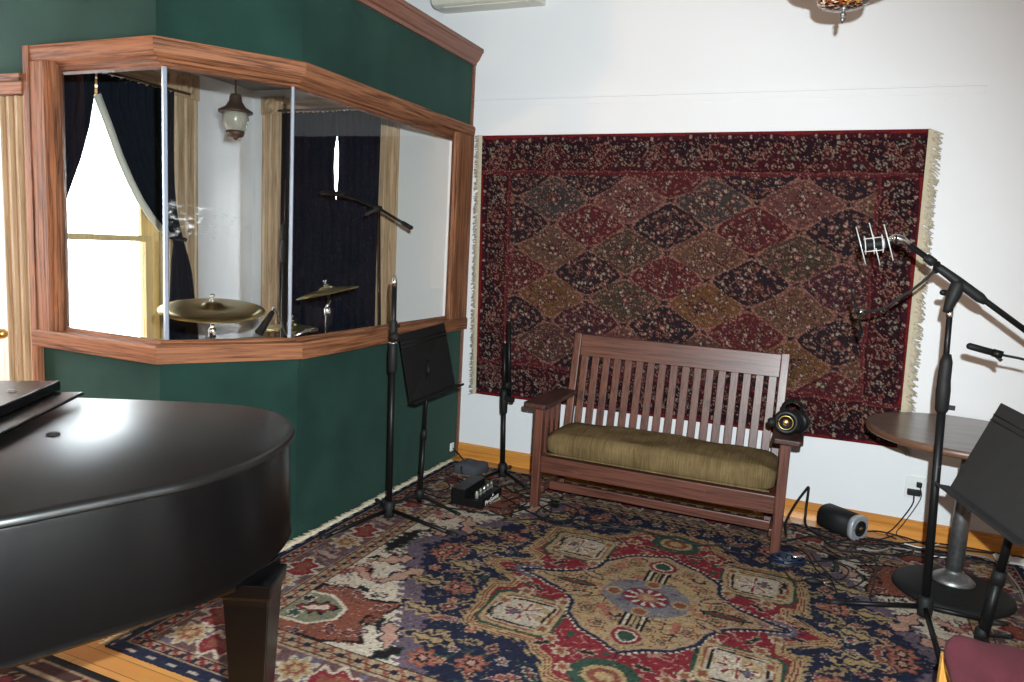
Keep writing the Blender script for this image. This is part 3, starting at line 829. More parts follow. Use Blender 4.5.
def panel_rug():
    L, H, res = 2.76, 1.83, .0058
    nx, ny = int(L / res), int(H / res)
    X, Z = np.meshgrid(np.linspace(0, L, nx), np.linspace(0, H, ny))
    wx = smooth_noise(ny, nx, 14) * .005; wz = smooth_noise(ny, nx, 14) * .005
    x, z = X + wx, Z + wz
    q = lambda r, g, b: np.clip(sl(r, g, b) * .82, 0, .9)
    DR, NB, MA, TA, OC, GG, OL, PU, GB, LN, CR = q(84, 30, 38), q(32, 27, 36), q(98, 60, 58), q(94, 68, 54), q(104, 72, 44), q(58, 58, 58), q(66, 58, 48), q(60, 32, 44), q(78, 54, 50), q(140, 96, 84), q(178, 156, 138)
    C = np.zeros((ny, nx, 3)); C[:] = q(60, 30, 38)
    R = random.Random(5)
    cv = Canvas(x, z, C)
    bL, bT = .235, .265                          # border widths: sides, top and bottom
    fx0, fx1, fz0, fz1 = bL, L - bL, bT, H - bT
    px, pz = (fx1 - fx0) / 4.35, (fz1 - fz0) / 3.75
    cols = {0: [GG, MA, GG, MA, TA], 1: [TA, OL, TA, OL, GB], 2: [OC, OL, OC, TA, OL], 3: [GB, MA, GB, OC, TA]}
    hcols = {-1: [NB, NB, DR, NB, NB, NB], 0: [NB, DR, NB, DR, NB, NB], 1: [DR, NB, DR, NB, PU, DR], 2: [NB, PU, NB, DR, NB, PU], 3: [DR, NB, PU, NB, DR, NB]}
    best = np.full(x.shape, 9.0); own = np.zeros(x.shape, int); pal = []
    rowz = lambda j: fz1 - pz * (.47 + j * .94)
    for j in range(-1, 5):
        for i in range(-1, 6):
            for h in (0, 1):
                cx = fx0 + px * (.60 + i + .5 * h); cz = rowz(j + .5 * h)
                u, v = np.abs(x - cx) / (px * .5), np.abs(z - cz) / (pz * .47)
                dd = (u ** 1.25 + v ** 1.25)
                k = dd < best
                best[k] = dd[k]; own[k] = len(pal)
                src = (hcols if h else cols).get(j, [NB] * 7)
                pal.append((src[(i + h) % len(src)], cx, cz))
    f = (x > fx0) & (x < fx1) & (z > fz0) & (z < fz1)
    for n, (c, cx, cz) in enumerate(pal):
        m = f & (own == n)
        if not m.any(): continue
        C[m] = c
        u, v = (x - cx) / (px * .5), (z - cz) / (pz * .47); dd = np.abs(u) ** 1.25 + np.abs(v) ** 1.25; th_ = np.arctan2(v, u)
        C[m & (dd > .84)] = LN * .7
        C[m & (dd > .93)] = NB
        C[m & (np.abs(dd - .86) < .03) & (np.sin(th_ * 40) > -.3)] = LN * 1.25
        th = np.arctan2(v, u)
        ring = m & (np.abs(dd - .62) < .05) & (np.cos(th * 14) > .2); C[ring] = LN if c.sum() < .25 else DR
        rg = R.random() < .5
        for k in range(46 if rg else 36):
            t = R.uniform(0, 2 * PI); r = R.uniform(.06, .80)
            X0, Z0 = cx + math.cos(t) * px * .42 * r, cz + math.sin(t) * pz * .40 * r
            if not (fx0 + .02 < X0 < fx1 - .02 and fz0 + .02 < Z0 < fz1 - .02): continue
            s = R.uniform(.012, .023)
            fl = R.choice([[NB, LN, DR], [DR, MA, CR], [NB, TA, CR], [NB, GG, CR], [PU, LN, NB], [NB, DR, OC]])
            cv.rosette(X0, Z0, s, fl, R.choice([5, 6]))
        cv.rosette(cx, cz, .035, [NB, DR, LN, CR], 8)
    # borders
    d = np.minimum(np.minimum(x, L - x), np.minimum(z * bL / bT, (H - z) * bL / bT))
    bd = ~f
    C[bd] = q(44, 24, 31)
    top = bd & ((z > fz1) | (z < fz0)); 
    along = np.where(top, x, z); dep = np.where(top, np.minimum(z, H - z), np.minimum(x, L - x)); wdt = np.where(top, bT, bL)
    t = dep / wdt
    ph = along / .36
    # scrolling vine cartouches in red and navy
    vine = .52 + .26 * np.cos(ph * 2 * PI)
    C[bd & (t > vine) & (t > .2) & (t < .88)] = q(66, 25, 31)
    C[bd & (np.abs(t - vine) < .020) & (t > .18) & (np.sin(along * 190) > -.6)] = q(138, 98, 80)
    for side in range(4):
        ln = (L if side < 2 else H) ; n = int(ln / .055)
        for i in range(n):
            for tt in (.30, .45, .60, .76):
                s = ln * (i + R.uniform(.2, .8)) / n; w = (bT if side < 2 else bL) * (tt + R.uniform(-.05, .05))
                X0, Z0 = (s, w if side == 0 else H - w) if side < 2 else (w if side == 2 else L - w, s)
                cv.rosette(X0, Z0, R.uniform(.012, .023), R.choice([[NB, CR * .7, NB], [NB, LN, DR], [PU, CR * .8, GG], [NB, DR, LN], [NB, GG, CR * .6]]), 5)
        m = int(round(ln / .36))
        for i in range(m):
            s = ln * (i + .5) / m; w = (bT if side < 2 else bL) * .5
            X0, Z0 = (s, w if side == 0 else H - w) if side < 2 else (w if side == 2 else L - w, s)
            cv.rosette(X0, Z0, .042, [LN, NB, DR, LN], 6)
    C[bd & (t > .90) & (t < .93)] = q(110, 60, 58); C[bd & (t >= .93)] = q(96, 34, 40)
    C[bd & (t < .18)] = q(66, 26, 36)
    C[bd & (t < .17) & (t > .09) & (np.cos(along * 52) > .93)] = CR * .8
    C[bd & (t < .065)] = q(122, 34, 34)
    # fine knots: scattered light and dark stitches
    rn = rng.random((ny, nx))
    inner = (t > .1) | f
    C[inner & (rn > .972)] = CR * .85; C[inner & (rn < .04)] = q(150, 98, 86); C[inner & (rn > .05) & (rn < .20)] *= .35
    C *= (1 + .18 * rng.standard_normal((ny, nx, 1))).clip(.4, 1.7)
    mean = C[f].mean(0)
    C[f] = C[f] * .90 + mean * .10
    C *= .88
    return X / L, Z / H, np.clip(C, 0, .9)
U, V, C = panel_rug()
bl, br, tl, tr = (.118, .500), (2.888, .533), (.072, 2.353), (2.846, 2.368)
px_ = (1 - U) * ((1 - V) * bl[0] + V * tl[0]) + U * ((1 - V) * br[0] + V * tr[0])
pz_ = (1 - U) * ((1 - V) * bl[1] + V * tl[1]) + U * ((1 - V) * br[1] + V * tr[1])
py_ = -.022 - .006 * np.sin(U * 19 + V * 3) * (1 - V) - .0006 * rng.standard_normal(U.shape)
wrug = rug_object('wall_rug', np.stack([px_, py_, pz_], -1)[:, ::-1], C[:, ::-1], .014, 'rug', (0, -1, 0))
tag(wrug, 'dark red lozenge patterned rug hanging on the white wall above the bench', 'rug')
for s in (0, 1):
    b = MB()
    L = []
    for k in range(520):
        v = k / 519
        x = (1 - v) * (bl, br)[s][0] + v * (tl, tr)[s][0]; z = (1 - v) * (bl, br)[s][1] + v * (tl, tr)[s][1]
        L.append(((x, -.016, z), ((-1, 1)[s], .1, -.55 if s else -.2), (0, 0, 1)))
    fringe('rug_fringe', wrug, L, length=.064 if s else .054, rad=.0048)
    b = MB(); sg = (-1, 1)[s]; w = (.024, .020)[s]
    p0, p1 = (bl, br)[s], (tl, tr)[s]
    b.hexa([(p0[0], -.012, p0[1] + .004), (p0[0] + sg * w, -.012, p0[1] + .004), (p0[0] + sg * w, -.020, p0[1] + .004), (p0[0], -.020, p0[1] + .004),
            (p1[0], -.012, p1[1] - .004), (p1[0] + sg * w, -.012, p1[1] - .004), (p1[0] + sg * w, -.020, p1[1] - .004), (p1[0], -.020, p1[1] - .004)])
    b.build('woven_end', 'fringe', wrug)

def small_rug():
    L, W, res = 2.3, 1.6, .009
    nx, ny = int(L / res), int(W / res)
    X, Y = np.meshgrid(np.linspace(0, L, nx), np.linspace(0, W, ny))
    C = np.zeros((ny, nx, 3)); C[:] = sl(96, 34, 34)
    d = np.minimum(np.minimum(X, L - X), np.minimum(Y, W - Y))
    cv = Canvas(X, Y, C); R = random.Random(9)
    C[d < .30] = sl(60, 36, 34)
    for _ in range(420):
        x, y = R.uniform(0, L), R.uniform(0, W); cv.rosette(x, y, R.uniform(.03, .06), R.choice([[TN, BK, RD], [BK, TN, GN], [GD, RD, BK], [NV, GD, RD]]), 6)
    for lo, hi, c in ((0, .03, BK), (.03, .04, TN), (.09, .10, TN), (.10, .12, BK), (.27, .28, TN), (.28, .30, BK)): C[(d >= lo) & (d < hi)] = c
    C *= (1 + .15 * rng.standard_normal((ny, nx, 1))).clip(.5, 1.6)
    return X, Y, np.clip(C, 0, .9)
X, Y, C = small_rug()
P = np.stack([X - 1.95, Y - 4.72, np.full(X.shape, .009)], -1)
tag(rug_object('floor_rug', P, C, .008, 'rug', (0, 0, 1)), 'dark red and brown patterned rug lying under the black grand piano', 'rug')

# ------------------------------------------------------------------ grand piano
PH = .97
LID = [(-1.10, -3.45), (-.316, -3.123), (-.037, -3.012), (.193, -2.895), (.401, -2.800), (.593, -2.768), (.727, -2.815), (.857, -2.928), (.945, -3.085), (.990, -3.28), (.985, -3.46),
       (.945, -3.585), (.897, -3.72), (.842, -3.86), (.75, -4.02), (.60, -4.19), (.38, -4.36), (.10, -4.50), (-.25, -4.70)]
def smooth_outline(P, i0, i1, n=5):
    s = spline([(p[0], p[1], 0) for p in P[i0:i1]], n)
    return P[:i0] + [(v.x, v.y) for v in s] + P[i1:]
LIDS = smooth_outline(LID, 1, 18)
def inset(P, d):
    n = len(P); out = []
    area = sum(P[i][0] * P[(i + 1) % n][1] - P[(i + 1) % n][0] * P[i][1] for i in range(n))
    sg = 1 if area > 0 else -1
    for i in range(n):
        p0, p, p1 = Vector(P[i - 1]), Vector(P[i]), Vector(P[(i + 1) % n])
        d0, d1 = (p - p0).normalized(), (p1 - p).normalized()
        n0, n1 = Vector((-d0.y, d0.x)) * sg, Vector((-d1.y, d1.x)) * sg
        m = (n0 + n1).normalized(); q = p + m * d / max(m.dot(n0), .4)
        out.append((q.x, q.y))
    return out
pia = thing('grand_piano', 'black grand piano with its front lid folded back, beside the green booth', 'piano', (.2, -3.6, 0))
def layered(levels):
    """levels: (inset, z)"""
    b = MB(); b.quad_ring([[(*q, z) for q in inset(LIDS, d)] for d, z in levels], smooth=True); return b
def flat_shade(o, ang=30):
    o.data.set_sharp_from_angle(angle=math.radians(ang)); return o
flat_shade(layered([(.004, PH - .026), (.0, PH - .022), (.0, PH - .012), (.006, PH - .004), (.016, PH)]).build('lid', 'lid', pia), 40)
flat_shade(layered([(.026, .624), (.010, .620), (.004, .628), (.008, .642), (.014, PH - .036), (.018, PH - .0265), (.10, PH - .0265)]).build('case', 'piano', pia), 40)
# tail leg with its block, two legs at the keyboard end
def piano_leg(x, y, ang):
    c, s = math.cos(ang), math.sin(ang)
    def R(px, py): return (x + px * c - py * s, y + px * s + py * c)
    b = MB()
    rings = []
    for z, h in ((.600, .078), (.556, .074), (.552, .068), (.530, .065), (.10, .044), (.10, .056), (.075, .056)):
        rings.append([(*R(sx * h, sy * h), z) for sx, sy in ((1, 1), (-1, 1), (-1, -1), (1, -1))])
    b.quad_ring(rings, smooth=False)
    o = b.build('leg', 'piano', pia, bevel=.004)
    b = MB(); b.lathe([(.001, -.012), (.022, -.012), (.030, -.006), (.030, .006), (.022, .012), (.001, .012)], (*R(0, 0), .036), (R(1, 0)[0] - x, R(1, 0)[1] - y, 0), 20)
    b.bar((*R(-.02, 0), .045), (*R(-.02, 0), .08), .012, .012); b.bar((*R(.02, 0), .045), (*R(.02, 0), .08), .012, .012)
    b.build('caster', 'brass', o)
piano_leg(.938, -3.200, .42); piano_leg(-.62, -3.52, .42); piano_leg(-.12, -4.48, .42)
b = MB(); b.prism([(.72, -3.00), (.955, -3.10), (.965, -3.30), (.93, -3.42), (.66, -3.30)], .590, .620); b.build('leg_block', 'piano', pia, bevel=.006)
# folded-back front lid and the music desk on top of it
fu = Vector((-.845, -.535, 0)).normalized(); fw = Vector((.535, -.845, 0)).normalized()
p0 = Vector((.020, -3.045, 0))
def slab(p, w0, w1, u0, u1, z0, z1, tilt=0):
    q = lambda w, u, z: tuple(p + fw * w + fu * u + Vector((0, 0, z)))
    return [q(w0, u0, z0), q(w1, u0, z0), q(w1, u1, z0 + tilt), q(w0, u1, z0 + tilt), q(w0, u0, z1), q(w1, u0, z1), q(w1, u1, z1 + tilt), q(w0, u1, z1 + tilt)]
b = MB(); b.hexa(slab(p0, 0, 1.20, 0, .42, PH + .020, PH + .032, -.016)); fl = b.build('front_lid_flap', 'piano', pia, bevel=.003)
b = MB(); b.hexa(slab(p0, -.03, 1.16, .088, .42, PH + .030, PH + .064, -.008)); md = b.build('music_desk', 'piano', pia, bevel=.003)
b = MB(); c = p0 + fw * .155 + fu * .16; b.lathe([(.0, .006), (.010, .006), (.014, .003), (.015, 0)], (c.x, c.y, PH + .0618), n=16); b.build('screw', 'steel', md)
b = MB(); b.lathe([(.018, 0), (.018, .004), (.012, .007), (0, .007)], (.345, -3.385, PH), n=20); b.build('rubber_bumper', 'rubber', pia)

# ------------------------------------------------------------------ bench
bn = thing('wooden_bench', 'dark brown slatted wooden bench with olive cushion below the wall rug', 'bench', (1.59, -.45, 0))
BXL, BXR, BF = .890, 2.295, -.720
def post(x, y0, z0, y1, z1, w, d, name, mat):
    b = MB(); b.bar((x, y0, z0), (x, y1, z1), w, d, (0, 1, 0)); return b.build(name, mat, bn, bevel=.005)
for x in (BXL, BXR): post(x, BF, .012, BF, .640, .052, .052, 'leg', 'ben_z')
def backy(z): return -.235 + (z - .30) * .17
for x in (BXL + .022, BXR - .068): post(x, backy(.012) - .02, .012, backy(1.035), 1.035, .050, .045, 'leg', 'ben_z')
def railx(x0, x1, y, z0, z1, t, name, lean=0):
    b = MB(); yb = y + lean * (z1 - z0)
    b.hexa([(x0, y - t / 2, z0), (x1, y - t / 2, z0), (x1, y + t / 2, z0), (x0, y + t / 2, z0), (x0, yb - t / 2, z1), (x1, yb - t / 2, z1), (x1, yb + t / 2, z1), (x0, yb + t / 2, z1)])
    return b.build(name, 'ben_x', bn, bevel=.004)
railx(BXL + .026, BXR - .026, BF + .005, .232, .332, .028, 'seat_rail')
railx(BXL + .026, BXR - .026, backy(.26) - .0, .232, .322, .028, 'seat_rail')
railx(BXL + .046, BXR - .092, backy(.895), .890, 1.030, .026, 'back_rail', .17)
railx(BXL + .07, BXR - .07, backy(.34), .335, .385, .026, 'back_rail', .17)
b = MB(); b.box(BXL + .01, BXR - .01, BF + .02, -.27, .318, .330); b.build('seat_board', 'ben_x', bn)
for x in (BXL, BXR):
    b = MB(); b.bar((x + (.02 if x < 1 else -.02), BF + .02, .285), (x + (.02 if x < 1 else -.02), -.25, .285), .026, .085); b.build('side_rail', 'ben_y', bn, bevel=.003)
    b = MB(); b.bar((x + (.03 if x < 1 else -.03), BF + .02, .115), (x + (.03 if x < 1 else -.03), -.27, .115), .026, .040); b.build('stretcher', 'ben_y', bn, bevel=.003)
    for k in range(3):
        y = BF + .115 + k * .092
        b = MB(); b.bar((x + (.012 if x < 1 else -.012), y, .32), (x + (.012 if x < 1 else -.012), y, .642), .020, .048, (0, 1, 0)); b.build('side_slat', 'ben_z', bn, bevel=.003)
    s = 1 if x < 1 else -1
    b = MB(); o = .030
    pts = [(x - s * .072, BF - .090), (x + s * .058, BF - .090), (x + s * .070, BF - .065), (x + s * .072, -.24), (x - s * .045, -.215), (x - s * .080, -.40), (x - s * .085, BF - .065)]
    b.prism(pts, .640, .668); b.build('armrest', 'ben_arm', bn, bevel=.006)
railx(BXL + .043, BXR - .043, BF + .135, .090, .142, .026, 'stretcher')
for k in range(17):
    x = BXL + .082 + (BXR - BXL - .210) * k / 16
    b = MB(); z0, z1 = .37, .900
    b.bar((x, backy(z0), z0), (x, backy(z1), z1), .047, .014, (0, 1, 0)); b.build('back_slat', 'ben_z', bn, bevel=.003)
# cushion
def cushion(x0, x1, y0, y1, z0, z1, name, mat, parent, nx=40, ny=16, seed=1, puff=.022):
    R = random.Random(seed); b = MB(); bm = b.bm
    ph = [R.uniform(0, 6) for _ in range(6)]
    def edge(t, n): return 1 - abs(2 * t / n - 1) ** 14
    top, bot = [], []
    for i in range(nx + 1):
        tr, br_ = [], []
        for j in range(ny + 1):
            u, v = i / nx, j / ny
            rx = .035 * (1 - math.sqrt(max(0, 1 - abs(2 * v - 1) ** 6))); ry = .03 * (1 - math.sqrt(max(0, 1 - abs(2 * u - 1) ** 8)))
            x = x0 + (x1 - x0) * u + (rx if u < .5 else -rx) * abs(2 * u - 1); y = y0 + (y1 - y0) * v + (ry if v < .5 else -ry) * abs(2 * v - 1)
            e = min(edge(i, nx), edge(j, ny))
            sag = math.sin(PI * u) ** .6 * math.sin(PI * v)
            zt = z0 + (z1 - z0) * (.74 + .26 * e) + puff * sag + .007 * math.sin(9 * u + ph[0]) * math.sin(6 * v + ph[1]) + .004 * math.sin(23 * u + ph[2]) * math.sin(11 * v + ph[3])
            zb = z0 + (1 - e) * (z1 - z0) * .22
            tr.append(bm.verts.new((x, y, zt))); br_.append(bm.verts.new((x, y, zb)))
        top.append(tr); bot.append(br_)
    for g, fl in ((top, 0), (bot, 1)):
        for i in range(nx):
            for j in range(ny):
                f = (g[i][j], g[i + 1][j], g[i + 1][j + 1], g[i][j + 1]); bm.faces.new(f if not fl else f[::-1]).smooth = True
    loop = [(i, 0) for i in range(nx)] + [(nx, j) for j in range(ny)] + [(i, ny) for i in range(nx, 0, -1)] + [(0, j) for j in range(ny, 0, -1)]
    for a, c in zip(loop, loop[1:] + loop[:1]):
        bm.faces.new((top[a[0]][a[1]], top[c[0]][c[1]], bot[c[0]][c[1]], bot[a[0]][a[1]])).smooth = True
    return b.build(name, mat, parent)
cu = cushion(.918, 2.262, BF - .006, -.265, .333, .482, 'bench_cushion', 'cushion', None, puff=.006)
tag(cu, 'olive tan plush seat cushion lying on the dark wooden bench', 'cushion')
b = MB()
pts = [(.945, BF - .006), (2.24, BF - .006)]
b.tube(spline([(.95, BF - .004, .352), (1.3, BF - .008, .353), (1.6, BF - .009, .352), (1.9, BF - .008, .352), (2.235, BF - .004, .352)], 8), .006, 8)
b.build('piping', 'cushion', cu)

# headphones on the right arm
hp = thing('headphones', 'black headphones with a brass ringed ear cup on the right bench arm', 'headphones', (2.29, -.70, .668))
def cup(c, ax, r, nm):
    b = MB(); b.lathe([(.0, -.030), (r * .8, -.030), (r, -.022), (r, .004), (r * .93, .012), (r * .80, .016), (r * .62, .016), (r * .60, .010), (0, .010)], c, ax, 32)
    return b.build(nm, 'black', hp)
c1 = cup((2.285, -.715, .742), (-.02, -1, .08), .068, 'ear_cup')
b = MB(); b.torus((2.283, -.732, .743), .036, .0026, (-.02, -1, .08)); b.build('ring', 'brass', c1)
b = MB(); b.lathe([(.017, 0), (.016, .004), (.009, .007), (0, .008)], (2.283, -.724, .743), (-.02, -1, .08), 24); b.build('centre_disc', 'brass', c1)
c2 = cup((2.345, -.625, .738), (.5, .85, .05), .062, 'ear_cup')
b = MB(); b.tube(spline([(2.270, -.700, .800), (2.262, -.66, .826), (2.30, -.58, .838), (2.345, -.585, .825), (2.352, -.615, .795)], 8), .010, 8); b.build('headband', 'black', hp)
b = MB(); b.tube([(2.232, -.725, .738), (2.208, -.73, .735), (2.192, -.73, .733)], [.022, .026, .016], 14); b.build('pivot_knob', 'rubber', hp)
b = MB(); b.tube(spline([(2.345, -.64, .68), (2.37, -.69, .674), (2.35, -.745, .6735), (2.30, -.775, .6735)], 6), .004, 6); b.build('lead', 'cable', hp)

# ------------------------------------------------------------------ stands
def tripod_stand(name, label, base, top, feet, hub_z, r0=.0165, r1=.012, zsplit=.9, cat='microphone stand', group=None, clutch=True, leg_drop=True):
    root = thing(name, label, cat, (base[0], base[1], 0), group)
    bx, by = base; T = Vector(top); Bv = Vector((bx, by, hub_z))
    def on(z): return Bv + (T - Bv) * ((z - hub_z) / (T.z - hub_z))
    MB().tube([on(hub_z - .05), on(zsplit)], r0, 14).build('lower_tube', 'black', root)
    MB().tube([on(zsplit), T], r1, 12).build('upper_tube', 'black', root)
    if clutch:
        MB().lathe([(r0, -.10), (r0 * 1.5, -.085), (r0 * 1.65, 0), (r0 * 1.45, .05), (r1 * 1.2, .075)], on(zsplit), T - Bv, 16).build('clutch', 'rubber', root)
    MB().lathe([(.020, -.055), (.030, -.05), (.033, -.02), (.033, .03), (.022, .045)], Bv, T - Bv, 18).build('hub', 'rubber', root)
    for f in feet:
        F = Vector((f[0], f[1], .014)); d = (F - Vector((bx, by, 0))).normalized()
        s = Bv + Vector((d.x, d.y, 0)) * .03 + Vector((0, 0, -.01))
        lg = MB().tube([s, F], .0115, 10).build('leg', 'black', root)
        e = (F - s).normalized()
        MB().tube([F - e * .055, F - e * .015, F + e * .012], [.013, .015, .013], 12).build('rubber_foot', 'rubber', lg)
    return root, on
# left stand in front of the booth
ls, on = tripod_stand('microphone_stand', 'tall bare black microphone stand in front of the dark green booth wall', (.228, -1.335), (.218, -1.34, 1.335), [(.10, -1.775), (.685, -1.385), (.03, -1.16)], .062, zsplit=.95, r1=.0145)
b = MB(); b.tube([on(1.335), on(1.37), on(1.385), on(1.40)], [.0146, .0146, .008, .008], 12); b.build('thread', 'chrome', ls)
b = MB(); b.lathe([(.0165, -.006), (.0235, -.005), (.0235, .005), (.0165, .006)], on(1.022), n=16); b.build('ring', 'chrome', ls)
b = MB(); b.lathe([(.016, -.05), (.021, -.04), (.021, .04), (.015, .05)], on(1.10), n=14); b.build('upper_clamp', 'rubber', ls)
b = MB(); p = on(1.06); b.lathe([(.014, 0), (.026, .004), (.026, .034), (.012, .05)], p, (.75, -.6, 0), 14); b.build('boom_clutch', 'rubber', ls)
b = MB(); p = on(1.12); b.bar(p, p + Vector((.05, -.02, .004)), .012, .02); b.build('wing_screw', 'rubber', ls)

def music_stand(name, label, pole_base, pole_top, corners, feet, deskmat, group=None, thick=1.0):
    """corners: bottom left, bottom right, top right, top left of the desk"""
    root = thing(name, label, 'music stand', (pole_base[0], pole_base[1], 0), group)
    BL, BR, TR, TL = [Vector(c) for c in corners]
    n = (BR - BL).cross(TL - BL).normalized()
    pb, pt = Vector(pole_base), Vector(pole_top)
    mid = pb + (pt - pb) * .55
    MB().tube([pb, mid], .0135 * thick, 12).build('lower_tube', 'black', root)
    MB().tube([mid, pt], .0105 * thick, 12).build('upper_tube', 'black', root)
    MB().tube([mid - (pt - pb).normalized() * .04, mid + (pt - pb).normalized() * .02], .016 * thick, 14).build('collar', 'rubber', root)
    b = MB(); t = .004
    b.hexa([BL - n * t, BR - n * t, TR - n * t, TL - n * t, BL, BR, TR, TL])
    dk = b.build('desk', deskmat, root, bevel=.001)
    up = (TL - BL).normalized(); al = (BR - BL).normalized()
    b = MB(); w = .058
    h = (Vector((n.x, n.y, 0)).normalized() + n * .25).normalized(); v = Vector((0, 0, 1))
    L0, R0_ = BL - n * t - al * .012, BR - n * t + al * .012
    b.hexa([L0, R0_, R0_ + h * w, L0 + h * w, L0 + v * .004, R0_ + v * .004, R0_ + h * w + v * .004, L0 + h * w + v * .004])
    b.hexa([L0 + h * w, R0_ + h * w, R0_ + h * (w + .004), L0 + h * (w + .004), L0 + h * w + v * .014, R0_ + h * w + v * .014, R0_ + h * (w + .004) + v * .014, L0 + h * (w + .004) + v * .014])
    b.build('ledge', deskmat, dk)
    for q in (.86, .80):
        a0, a1 = BL + (TL - BL) * q, BR + (TR - BR) * q
        MB().tube([a0 + n * .001, a1 + n * .001], .0028, 6).build('crease', deskmat, dk)
    c = (BL + BR + TL + TR) / 4
    b = MB(); b.tube([pt, pt + Vector((0, 0, .03)), c - n * .012], [.012, .013, .013], 10); b.lathe([(.05, 0), (.05, .006), (.02, .010)], c - n * (t + .001), -n, 18)
    b.build('tilt_bracket', 'blackmatte', root)
    hub = pb + Vector((0, 0, .02))
    MB().lathe([(.016, -.02), (.027, -.018), (.027, .03), (.016, .04)], hub + Vector((0, 0, .03)), n=16).build('hub', 'rubber', root)
    for f in feet:
        F = Vector((f[0], f[1], .013)); s = hub + Vector((0, 0, .035))
        lg = MB().bar(s, F, .022, .010).build('leg', 'blackmatte', root, bevel=.002)
        e = (F - s).normalized(); MB().tube([F - e * .03, F + e * .008], .012, 10).build('rubber_foot', 'rubber', lg)
    return root
music_stand('music_stand', 'black music stand with its desk beside the oak booth sill', (.267, -1.058, .012), (.262, -1.00, .80),
            [(.265, -1.205, .665), (.330, -.770, .709), (.195, -.70, 1.085), (.160, -1.18, 1.050)], [(.10, -1.28), (.56, -1.10), (.16, -.80)], 'blackmatte')
# short stand between booth and bench
ss, on = tripod_stand('microphone_stand', 'short black microphone stand standing between booth corner and bench', (.488, -.310), (.462, -.325, .93), [(.735, -.46), (.36, -.56), (.45, -.09)], .065, zsplit=.55, r0=.016, r1=.014)
b = MB(); p = on(.93); b.tube([p, p + Vector((0, 0, .03))], .008, 10); b.build('thread', 'chrome', ss)
bmv = MB(); q0, q1 = Vector((.520, -.335, .56)), Vector((.492, -.345, 1.085))
bmv.tube([q0, q1], .0135, 10); bo = bmv.build('folded_boom', 'black', ss)
b = MB(); b.tube([q1, q1 + Vector((0, 0, .022))], .006, 8); b.build('boom_thread', 'chrome', bo)
b = MB(); b.lathe([(.014, -.02), (.024, -.018), (.024, .018), (.014, .02)], (.505, -.345, .66), (1, -.4, 0), 14); b.build('boom_clutch', 'rubber', ss)
b = MB(); b.bar((.49, -.345, .575), (.565, -.36, .570), .016, .030); b.build('boom_knob', 'rubber', ss)
b = MB(); b.lathe([(.0165, -.03), (.021, -.02), (.021, .03), (.016, .04)], on(.56), n=14); b.bar(on(.56), on(.56) + Vector((.075, -.02, -.005)), .016, .026); b.build('wing_screw', 'rubber', ss)

# right boom stand
rs, on = tripod_stand('microphone_stand', 'black boom microphone stand in front of the round table', (2.969, -1.109), (2.912, -1.10, 1.47), [(2.580, -1.185), (2.985, -1.66), (3.30, -1.02)], .065, zsplit=1.06, r0=.018, r1=.0125)
b = MB(); b.lathe([(.019, -.10), (.024, -.09), (.027, -.02), (.025, .06), (.016, .095)], on(1.13), n=18); b.build('grip', 'rubber', rs)
b = MB(); p = on(.99); b.bar(p, p + Vector((.05, -.01, .0)), .014, .02); b.build('wing_screw', 'rubber', rs)
b = MB(); p = on(1.40); b.lathe([(.0132, -.012), (.0142, -.008), (.0142, .012), (.0132, .014)], p, n=16); b.build('ring', 'chrome', rs)
bl_, br_ = Vector((2.715, -1.12, 1.700)), Vector((3.330, -1.12, 1.262))
bd = (br_ - bl_).normalized()
pv = Vector((2.935, -1.118, 1.540))
b = MB(); b.lathe([(.014, -.08), (.018, -.06), (.029, .0), (.029, .05), (.020, .07)], pv - Vector((.018, 0, .055)), (.25, 0, 1), 18); b.build('swivel_joint', 'rubber', rs)
b = MB(); b.bar(pv + Vector((-.06, -.02, -.045)), pv + Vector((-.02, -.01, -.05)), .016, .026); b.ball(pv + Vector((-.062, -.02, -.045)), .013, n=8); b.build('joint_handle', 'black', rs)
bo = MB().tube([bl_, br_], .0125, 12).build('boom_arm', 'black', rs)
b = MB(); b.tube([pv - bd * .125, pv - bd * .10, pv - bd * .02, pv + bd * .10, pv + bd * .13], [.013, .018, .021, .022, .014], 16); b.build('boom_sleeve', 'rubber', bo)
b = MB(); q = bl_ + bd * .118; b.tube([q - bd * .022, q + bd * .022], .019, 12); b.build('boom_clip', 'rubber', bo)
b = MB(); b.tube([br_, br_ + bd * .03, br_ + bd * .11], [.013, .030, .030], 14); b.build('counterweight', 'black', bo)

# condenser microphone in a spider shock mount
mc = Vector((2.592, -1.12, 1.690))
mt = thing('condenser_microphone', 'silver condenser microphone in a wire shock mount on the boom end', 'microphone', tuple(mc + Vector((0, 0, -.05))))
ax = Vector((.93, 0, .16)).normalized(); s_, u_ = frame(ax)
b = MB(); b.lathe([(.0, -.062), (.018, -.060), (.022, -.05), (.022, .030), (.020, .040), (.012, .048), (.012, .062), (0, .063)], mc, ax, 20); b.build('body', 'blackmatte', mt)
b = MB(); b.lathe([(.0222, .022), (.0232, .024), (.0232, .032), (.0222, .034)], mc, ax, 20); b.build('body_ring', 'silver', mt)
for t, r in ((-.045, .040), (-.010, .042), (.025, .040)):
    b = MB(); b.torus(mc + ax * t, r, .0022, ax, 24, 6); b.build('hoop', 'wire', mt)
for k in range(4):
    a = PI / 4 + k * PI / 2
    rd = s_ * math.cos(a) + u_ * math.sin(a)
    b = MB(); b.tube([mc - ax * .048 + rd * .040, mc + ax * .028 + rd * .041], .002, 6); b.build('wire', 'wire', mt)
for t, l in ((-.062, .088), (-.006, .10), (.050, .085)):
    dv = (u_ + ax * -.16).normalized()
    b = MB(); b.tube([mc + ax * t + dv * l, mc + ax * t + s_ * .012, mc + ax * t - dv * l * .95], .0024, 6); b.build('wire', 'wire', mt)
